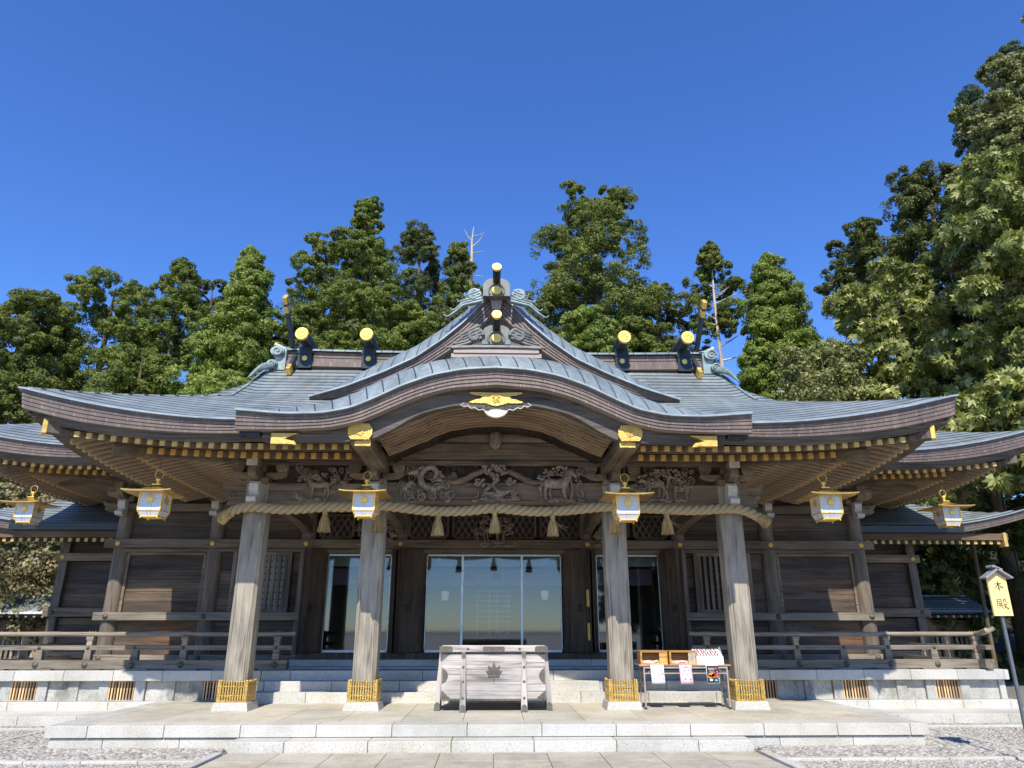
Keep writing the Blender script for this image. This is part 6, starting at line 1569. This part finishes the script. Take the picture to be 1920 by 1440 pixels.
HON = [[(.06, .66, .05), (.5, .72, .06), (.84, .74, .09)], [(.47, 1.0, .07), (.5, .8, .09), (.51, .2, .10), (.52, -.02, .05)], [(.47, .70, .10), (.32, .44, .08), (.04, .22, .02)], [(.52, .70, .06), (.70, .46, .09), (.88, .33, .14), (1.02, .30, .03)], [(.34, .27, .06), (.70, .31, .08)]]
DEN = [[(.06, .93, .05), (.46, .95, .06)], [(.45, .96, .07), (.45, .74, .06)], [(.09, .75, .05), (.46, .76, .05)], [(.07, .94, .07), (.07, .5, .07), (.0, .06, .03)], [(.15, .53, .05), (.52, .55, .05)], [(.26, .66, .06), (.26, .33, .06)], [(.41, .67, .06), (.41, .34, .06)], [(.10, .32, .05), (.56, .35, .06)], [(.26, .26, .06), (.13, .06, .03)], [(.41, .26, .05), (.53, .10, .08)], [(.68, .94, .07), (.67, .72, .06), (.57, .56, .02)], [(.67, .93, .05), (.86, .94, .06)], [(.85, .95, .07), (.85, .68, .06), (1.0, .65, .05), (1.0, .72, .03)], [(.60, .47, .05), (.88, .50, .07)], [(.87, .50, .07), (.76, .26, .07), (.56, .03, .03)], [(.64, .40, .06), (.80, .17, .08), (1.02, .03, .13)]]
mb = MB(); strokes(mb, HON, 6.566, 2.062, .128, .135, 9.5985); strokes(mb, DEN, 6.562, 1.835, .145, .13, 9.5985); mb.build('brushed_characters', M['charcoal'], bd_)

# ================================================================ LOW ROOFED FENCES BESIDE THE HALL
for s in (-1, 1):
    fe = thing('roofed_fence', ('low slatted fence with a pale green copper roof left of the hall' if s < 0 else 'low slatted fence with white-tipped rafters in dark shade right of the hall'), 'fence', (s*14, 24, 0), 'low roofed fences')
    S = lambda a_, b_: (min(s*a_, s*b_), max(s*a_, s*b_)); xa, xb = (11.0, 22) if s < 0 else (11.0, 15.9)
    z0 = 2.02; mb = MB(); mb.rows([[(s*x, 23.4 + t, z0 + .42*t) for t in (0, .5, 1.0, 1.35)] for x in (xa, xb)], True, [[(x, t) for t in (0, .5, 1, 1.35)] for x in (xa, xb)]); r_ = mb.build('fence_roof', M['cap'] if s < 0 else M['roof'], fe); so = r_.modifiers.new("t", 'SOLIDIFY'); so.thickness = .05
    mb = MB(); mb.tube([(s*xa, 24.75, 2.60), (s*xb, 24.75, 2.60)], .07, 8); mb.build('fence_ridge', M['patina'], fe)
    mb = MB(); x = xa + .1
    while x < xb: mb.box(s*x - .035, s*x + .035, 23.45, 24.5, 1.92, 1.99); x += .25
    mb.build('fence_rafters', M['post'], fe)
    mb = MB(); mb.box(*S(xa, xb), 24.3, 24.4, 1.52, 1.85); mb.box(*S(xa, xb), 24.28, 24.42, 1.45, 1.52); mb.box(*S(xa, xb), 24.28, 24.42, .55, .68)
    x = xa
    while x < xb + .1: mb.box(s*x - .07, s*x + .07, 24.25, 24.45, 0, 1.9); x += 1.6
    mb.build('fence_frame', M['beam'], fe)
    mb = MB(); x = xa + .1
    while x < xb: mb.box(s*x - .045, s*x + .045, 24.32, 24.37, .68, 1.45); x += .16
    mb.build('slat', M['rail'], fe)
# ================================================================ WOODED HILL AND TREES
hl = MB(); xs = np.linspace(-90, 90, 41); ys = np.concatenate([np.linspace(26, 50, 13), np.linspace(55, 140, 8)])
hz = lambda x, y: -.3 + max(0, y - 27)*.10 + max(0, y - 40)*.12 + max(0, abs(x) - 17)*.05 + .5*math.sin(x*.3 + y*.2)*min(1, max(0, (y - 27)/6))
hl.rows([[(x, y, hz(x, y)) for x in xs] for y in ys], True); structure(hl.build('wooded_hill', M['soil']))

def leaf_cards(name, P, Nrm, size, mat, parent, aspect=1.8, kind='spray', tang=None):
    """many small leaf faces, each its own island: P centres, Nrm facing"""
    n = len(P); Nrm = Nrm/np.maximum(np.linalg.norm(Nrm, axis=1, keepdims=True), 1e-6)
    rnd = RNG.normal(size=(n, 3)) if tang is None else tang + RNG.normal(size=(n, 3))*.45
    U = rnd - Nrm*np.sum(rnd*Nrm, 1, keepdims=True); U /= np.maximum(np.linalg.norm(U, axis=1, keepdims=True), 1e-6); Vv = np.cross(Nrm, U)
    s = (size*RNG.uniform(.6, 1.35, n))[:, None]
    if kind == 'palm':   # five long leaflets fanned out
        vs, fs = [], []; k5 = 0
        for a_, L_ in ((-1.25, .7), (-.62, .95), (0, 1.1), (.62, .95), (1.25, .7)):
            d = U*math.cos(a_) + Vv*math.sin(a_); e = np.cross(Nrm, d); dn = Nrm*.28
            vs.append(np.stack([P, P + s*(d*L_*.55 + e*.17 - dn*.15), P + s*(d*L_ - dn*.5), P + s*(d*L_*.55 - e*.17 - dn*.15)], 1))
        V = np.concatenate([v.reshape(n, 1, 4, 3) for v in vs], 1).reshape(-1, 3)
    else:
        V = np.stack([P - U*s*aspect*.5, P + Vv*s*.5 + U*s*.08, P + U*s*aspect*.5 - Nrm*s*.15, P - Vv*s*.5 + U*s*.08], 1).reshape(-1, 3)
    m = len(V)//4; me = bpy.data.meshes.new(name)
    me.vertices.add(m*4); me.vertices.foreach_set("co", V.astype(np.float32).ravel())
    me.loops.add(m*4); me.loops.foreach_set("vertex_index", np.arange(m*4, dtype=np.int32))
    me.polygons.add(m); me.polygons.foreach_set("loop_start", np.arange(0, m*4, 4, dtype=np.int32)); me.polygons.foreach_set("loop_total", np.full(m, 4, np.int32))
    me.materials.append(mat); me.update(calc_edges=True); me.validate()
    o = bpy.data.objects.new(name, me); COL.objects.link(o)
    if parent: o.parent = parent; o.location = Vector((0, 0, 0)) - Vector(parent.location)
    return o
def rand_dirs(n):
    d = RNG.normal(size=(n, 3)); return d/np.linalg.norm(d, axis=1, keepdims=True)
TOTAL = [0]
def tree(label, x, y, top, Rm, cb, mat, shape='round', nb=70, bs=.75, per=1350, ls=.056, name='cedar_tree', cat='tree', flat=.75, bark='bark', trunk_r=.28, lean=0, kind='spray', group='trees behind the shrine', open_=0.0, limbs=10, asp=2.7, bare=None, jit=.38):
    z0 = hz(x, y) if y > 26 else 0
    t = thing(name, label, cat, (x, y, z0), group)
    H = top - cb; C_, S_ = [], []
    for i in range(nb):
        q = ((i + random.random())/nb)**(.8 if shape == 'cone' else 1.0)          # 0 top .. 1 bottom
        if shape == 'cone': r_ = Rm*(.06 + .94*q**.85)
        elif shape == 'column': r_ = Rm*min(1, .25 + 1.9*q)*(1 - .25*max(0, q - .7)/.3)
        else: r_ = Rm*math.sqrt(max(0.05, 1 - (1 - min(1, q*1.5 + .14))**2))
        r_ *= random.uniform(.82, 1.14)
        g = random.uniform(0, 2*math.pi); rr = r_*math.sqrt(random.uniform(.25, 1))
        s_ = bs*random.uniform(.6, 1.25)*(.55 + .45*min(1, q*2.2 + .15))
        rr = max(0, rr - s_*.5)
        C_.append((x + rr*math.cos(g) + lean*(1 - q)*H, y + rr*math.sin(g), top - s_*.55 - q*H)); S_.append(s_)
    C_ = np.array(C_); S_ = np.array(S_)
    nsub = 13 if kind == 'spray' else 5
    d0 = rand_dirs(nb*nsub); d0[:, 2] = np.where(RNG.random(nb*nsub) < .55, np.abs(d0[:, 2]), d0[:, 2]); ib = np.repeat(np.arange(nb), nsub)
    SC_ = C_[ib] + d0*S_[ib][:, None]*np.array([.80, .80, .80*flat]); SR = S_[ib]*(RNG.uniform(.24, .46, nb*nsub) if kind == 'spray' else RNG.uniform(.30, .52, nb*nsub))
    pers = max(6, per//nsub); n = pers*nb*nsub; TOTAL[0] += n*(5 if kind == 'palm' else 1)
    idx = np.repeat(np.arange(nb*nsub), pers); d = rand_dirs(n); d = d + d0[idx]*.55 + np.array([0, 0, .18]); d /= np.linalg.norm(d, axis=1, keepdims=True)
    P = SC_[idx] + d*SR[idx][:, None]*(1 - .55*RNG.random((n, 1))**2.2)*np.array([1.1, 1.1, .85])
    keep = RNG.random(n) > open_; P, d = P[keep], d[keep]
    Nn = d + RNG.normal(size=d.shape)*jit
    leaf_cards('crown', P, Nn, ls, M[mat], t, asp, kind, d if kind == 'spray' else d + np.array([0, 0, -.6]))
    tk = MB(); hh = top - H*.06 - z0; tx = x + lean*H
    pts = [(x, y, z0 - .3), (x + random.uniform(-.1, .1), y, z0 + hh*.3), (x + lean*H*.3 + random.uniform(-.15, .15), y, z0 + hh*.6), (x + lean*H*.7 + random.uniform(-.12, .12), y, z0 + hh*.85), (tx, y, z0 + hh)]
    tk.tube(pts, [trunk_r*1.25, trunk_r, trunk_r*.78, trunk_r*.45, trunk_r*.1], 9)
    for i in random.sample(range(nb), min(limbs, nb)):
        c_ = C_[i]; zb = c_[2] - random.uniform(.2, .7); tk.tube([(x + lean*(top - zb), y, zb - .2), ((c_[0] + x)/2 + random.uniform(-.1, .1), (c_[1] + y)/2, zb + .1), tuple(c_)], [trunk_r*.3, trunk_r*.2, .02], 5)
    if bare:
        for (dx, z, L_, up) in bare: tk.tube([(x, y, z), (x + dx*L_*.5, y - .1, z + up*.4), (x + dx*L_, y - .15, z + up)], [.06, .04, .012], 5)
    tk.build('trunk', M[bark], t)
    return t
# left group
tree('rounded dark cedar at the far left edge above the lower roof', -23.8, 34, 17.8, 3.1, 10.0, 'leaf_olive', 'round', 95, .9)
tree('small low cedar clump just left of the great eave tip', -20.6, 28, 11.3, 2.2, 6.5, 'leaf_olive', 'round', 45, .8)
tree('broad flat-topped dark cedar left of the pale leaning trunk', -22.0, 38, 20.9, 3.9, 11.0, 'leaf_cedar', 'round', 120, .95)
tree('narrow ragged cedar with bare pale trunk showing between crowns', -17.3, 36, 21.1, 1.45, 15.6, 'leaf_cedar', 'column', 34, .7, bark='palebark', open_=.2, trunk_r=.2)
tree('small dark cedar top behind the ragged pale-trunked one', -18.2, 42, 23.0, 2.3, 13.0, 'leaf_dark', 'round', 50, .85)
tree('low bushy green cedar beneath the ragged one on the left', -15.6, 30, 13.4, 2.3, 8.5, 'leaf_cedar', 'round', 55, .8)
tree('bright green pointed conifer left of the left forked finial', -11.4, 30, 18.4, 3.4, 9.0, 'leaf_light', 'cone', 145, .78)
# group left of the gable
tree('bushy cedar with open twiggy left side right of the pointed conifer', -9.7, 37, 23.4, 2.5, 12.0, 'leaf_cedar', 'round', 85, .85, open_=.12)
tree('tallest cedar of the group left of the gable, with knobbly open top', -7.3, 36, 25.1, 2.3, 12.0, 'leaf_cedar', 'column', 95, .8, open_=.1)
tree('dark twin-headed cedar behind and right of the tallest left one', -4.9, 41, 26.5, 2.2, 14.0, 'leaf_dark', 'round', 75, .85, open_=.15)
tree('slim broadleaf with a bleached dead spike just left of the gable ornament', -2.2, 38, 23.6, 1.75, 12.5, 'leaf_olive', 'column', 65, .75, open_=.1)
t = thing('dead_tree', 'bleached bare trunk with broken twigs standing above the crowns', 'dead tree', (-1.55, 38, hz(-1.55, 38)), 'trees behind the shrine')
tk = MB(); zb = hz(-1.55, 38); tk.tube([(-1.55, 38, zb), (-1.5, 38, 19), (-1.42, 37.9, 22), (-1.45, 37.9, 23.6), (-1.35, 37.9, 24.6)], [.2, .12, .09, .06, .02], 8)
for (z, dx, dz) in ((22.2, -.8, 1.3), (23.2, .7, .9), (23.6, -.5, .8), (22.8, .8, .1), (21.3, .7, -.1), (23.9, .9, .35)): tk.tube([(-1.43, 37.9, z), (-1.43 + dx*.6, 37.85, z + dz*.45), (-1.43 + dx, 37.8, z + dz)], [.04, .025, .008], 5)
tk.build('trunk', M['palebark'], t)
tree('low round cedar filling the gap behind the left roof logs', -5.2, 32, 17.2, 2.7, 9.5, 'leaf_cedar', 'round', 85, .85)
tree('low green cedar behind the left forked finial', -8.6, 31, 15.9, 2.2, 9.0, 'leaf_cedar', 'round', 65, .8)
tree('dark cedar low behind the left slope of the gable', -2.6, 33, 16.6, 1.9, 9.5, 'leaf_dark', 'round', 60, .8)
# right of the gable
tree('largest cedar, broad and layered with its trunk showing, right of the gable', 5.2, 33, 24.2, 3.2, 12.6, 'leaf_olive', 'round', 120, .95, open_=.08, trunk_r=.35, limbs=22)
tree('small dark cedar close behind the right slope of the gable', 1.9, 31, 16.7, 1.6, 9.5, 'leaf_dark', 'round', 45, .75)
tree('bright low bushy cedar under the largest one on the right', 3.9, 28, 14.4, 2.3, 8.8, 'leaf_light', 'round', 75, .75)
tree('low bushy cedar behind the inner right roof log', 6.4, 29, 14.4, 1.9, 9.0, 'leaf_cedar', 'round', 60, .75)
tree('rounded dark broadleaf behind the outer right roof log', 9.4, 37, 20.2, 2.5, 11.0, 'leaf_dark', 'round', 75, .85)
tree('sparse pine with a pale bare trunk by the right forked finial', 11.3, 33, 21.0, 1.6, 16.0, 'leaf_olive', 'column', 34, .52, open_=.2, bark='palebark', trunk_r=.13, limbs=16, name='pine_tree', bare=[(1, 15.0, 1.0, .6), (1, 14.2, .9, .2), (-1, 13.7, .6, .4)])
tree('dark broadleaf filling low behind the sparse pine', 10.4, 36, 16.3, 2.0, 10.0, 'leaf_dark', 'round', 45, .8)
tree('bright green broad cone conifer right of the sparse pine', 13.4, 31, 19.2, 3.5, 9.5, 'leaf_light', 'cone', 150, .8)
tree('brownish twiggy bush above the right eave', 12.1, 24.5, 11.6, 2.0, 7.5, 'leaf_broad2', 'round', 50, .7, per=400, ls=.075, name='bush', cat='bush', asp=1.4, trunk_r=.07)
tree('tufted pine reaching left from the dark right-hand wood', 16.4, 28, 19.3, 1.8, 14.9, 'leaf_dark', 'round', 34, .6, open_=.3, name='pine_tree', limbs=20)
tree('dark cedar with rounded brownish tufts behind the tufted pine', 19.3, 27, 21.2, 2.5, 11.0, 'leaf_dark', 'round', 90, .9)
tree('bluish fir with drooping sprays up the right slope', 22.3, 27, 25.8, 2.9, 12.5, 'leaf_blue', 'cone', 110, .85, name='fir_tree')
tree('topmost dark fir at the upper right corner', 25.0, 27, 28.6, 3.2, 14.0, 'leaf_blue', 'cone', 110, .95, name='fir_tree')
def broad(label, x, y, top, Rm, cb, nb, per, ls, mat='leaf_broad', kind='palm', bs=.75): return tree(label, x, y, top, Rm, cb, mat, 'round', nb, bs, per, ls, 'broadleaf_tree', 'tree', .7, 'bark', .05, 0, kind, 'broad-leaved trees on the right', .0, 26, 1.5, None, .6)
broad('small-leaved pale green tree high against the right edge', 21.0, 21.5, 23.7, 2.9, 12.0, 100, 900, .085, 'leaf_broad2', 'spray')
broad('small-leaved tree in the middle of the right slope', 18.3, 21, 19.8, 2.5, 10.5, 85, 900, .085, 'leaf_broad2', 'spray')
broad('large-leaved tree spreading over the right eave', 15.6, 25.6, 15.0, 3.5, 7.6, 100, 170, .235)
broad('large-leaved tree with yellowing top at the right edge', 17.2, 19.5, 16.6, 3.0, 6.6, 115, 170, .235)
broad('large-leaved low branch hanging beside the right eave tip', 15.6, 18.5, 8.8, 1.7, 5.4, 34, 130, .24)
broad('large-leaved bough overhanging the right wing roof', 13.7, 20.6, 8.2, 1.7, 5.9, 30, 120, .235)  # bough added so its leaves shade the right fence roof
broad('shadowed undergrowth tree behind the right fence', 18.4, 25.2, 12.5, 3.6, .4, 100, 170, .26, 'leaf_dark')
broad('shadowed tree behind the recessed right wing', 13.2, 30, 11.0, 3.6, .6, 90, 150, .26, 'leaf_dark')
tree('low dark shrubs crowding behind the right fence', 14.3, 26.4, 6.2, 3.0, .2, 'leaf_dark', 'round', 70, .8, per=420, ls=.12, name='shrub', cat='shrub', asp=1.5, trunk_r=.06, group=None)
tree('golden green shrub tree beyond the low left fence', -16.3, 25.5, 6.2, 2.7, 1.6, 'leaf_gold', 'round', 70, .8, per=520, ls=.085, name='shrub', cat='shrub', asp=1.5, trunk_r=.1, group=None)
tree('dark shrub deep behind the recessed left wing', -13.2, 29, 7.0, 2.3, .8, 'leaf_cedar', 'round', 45, .9, name='shrub', cat='shrub', trunk_r=.1, group=None)
# wood on the hill too dense to count
Pn, Nn = [], []
for i in range(520):
    x = random.uniform(-34, 36); y = random.uniform(40, 52); 
    if abs(x) < 16 and y > 46: y -= 5
    z = hz(x, y) + random.uniform(0, 7.5 if abs(x) < 14 else 9); d = rand_dirs(90); d[:, 1] = -np.abs(d[:, 1]); Pn.append(np.array([x, y, z]) + d*np.array([1.3, 1.0, 1.0])*RNG.uniform(.6, 1, (90, 1))); Nn.append(d + RNG.normal(size=d.shape)*.5)
for i in range(420):
    sd = random.choice((-1, 1)); x = sd*random.uniform(24, 70); y = random.uniform(31, 55)
    z = hz(x, y) + random.uniform(0, 8); d = rand_dirs(70); Pn.append(np.array([x, y, z]) + d*np.array([1.9, 1.5, 1.5])*RNG.uniform(.6, 1, (70, 1))); Nn.append(d + RNG.normal(size=d.shape)*.5)
o = leaf_cards('far_wood', np.concatenate(Pn), np.concatenate(Nn), .3, M['leaf_dark'], None, 1.8); stuff(o); o['label'] = 'dense dark wood on the hill behind the trees'; o['category'] = 'wood'
# trees across the court, seen mirrored in the door glass
tree('tall dark cedar across the court, mirrored in the right glass door', 9.5, -20, 13, 2.6, 2.5, 'leaf_dark', 'cone', 60, 1.0, per=120, ls=.3, group='cedars across the court')
tree('second dark cedar across the court, mirrored in the right glass door', 14.0, -24, 15, 3.0, 2.0, 'leaf_dark', 'cone', 60, 1.0, per=120, ls=.3, group='cedars across the court')
print('leaves', TOTAL[0])
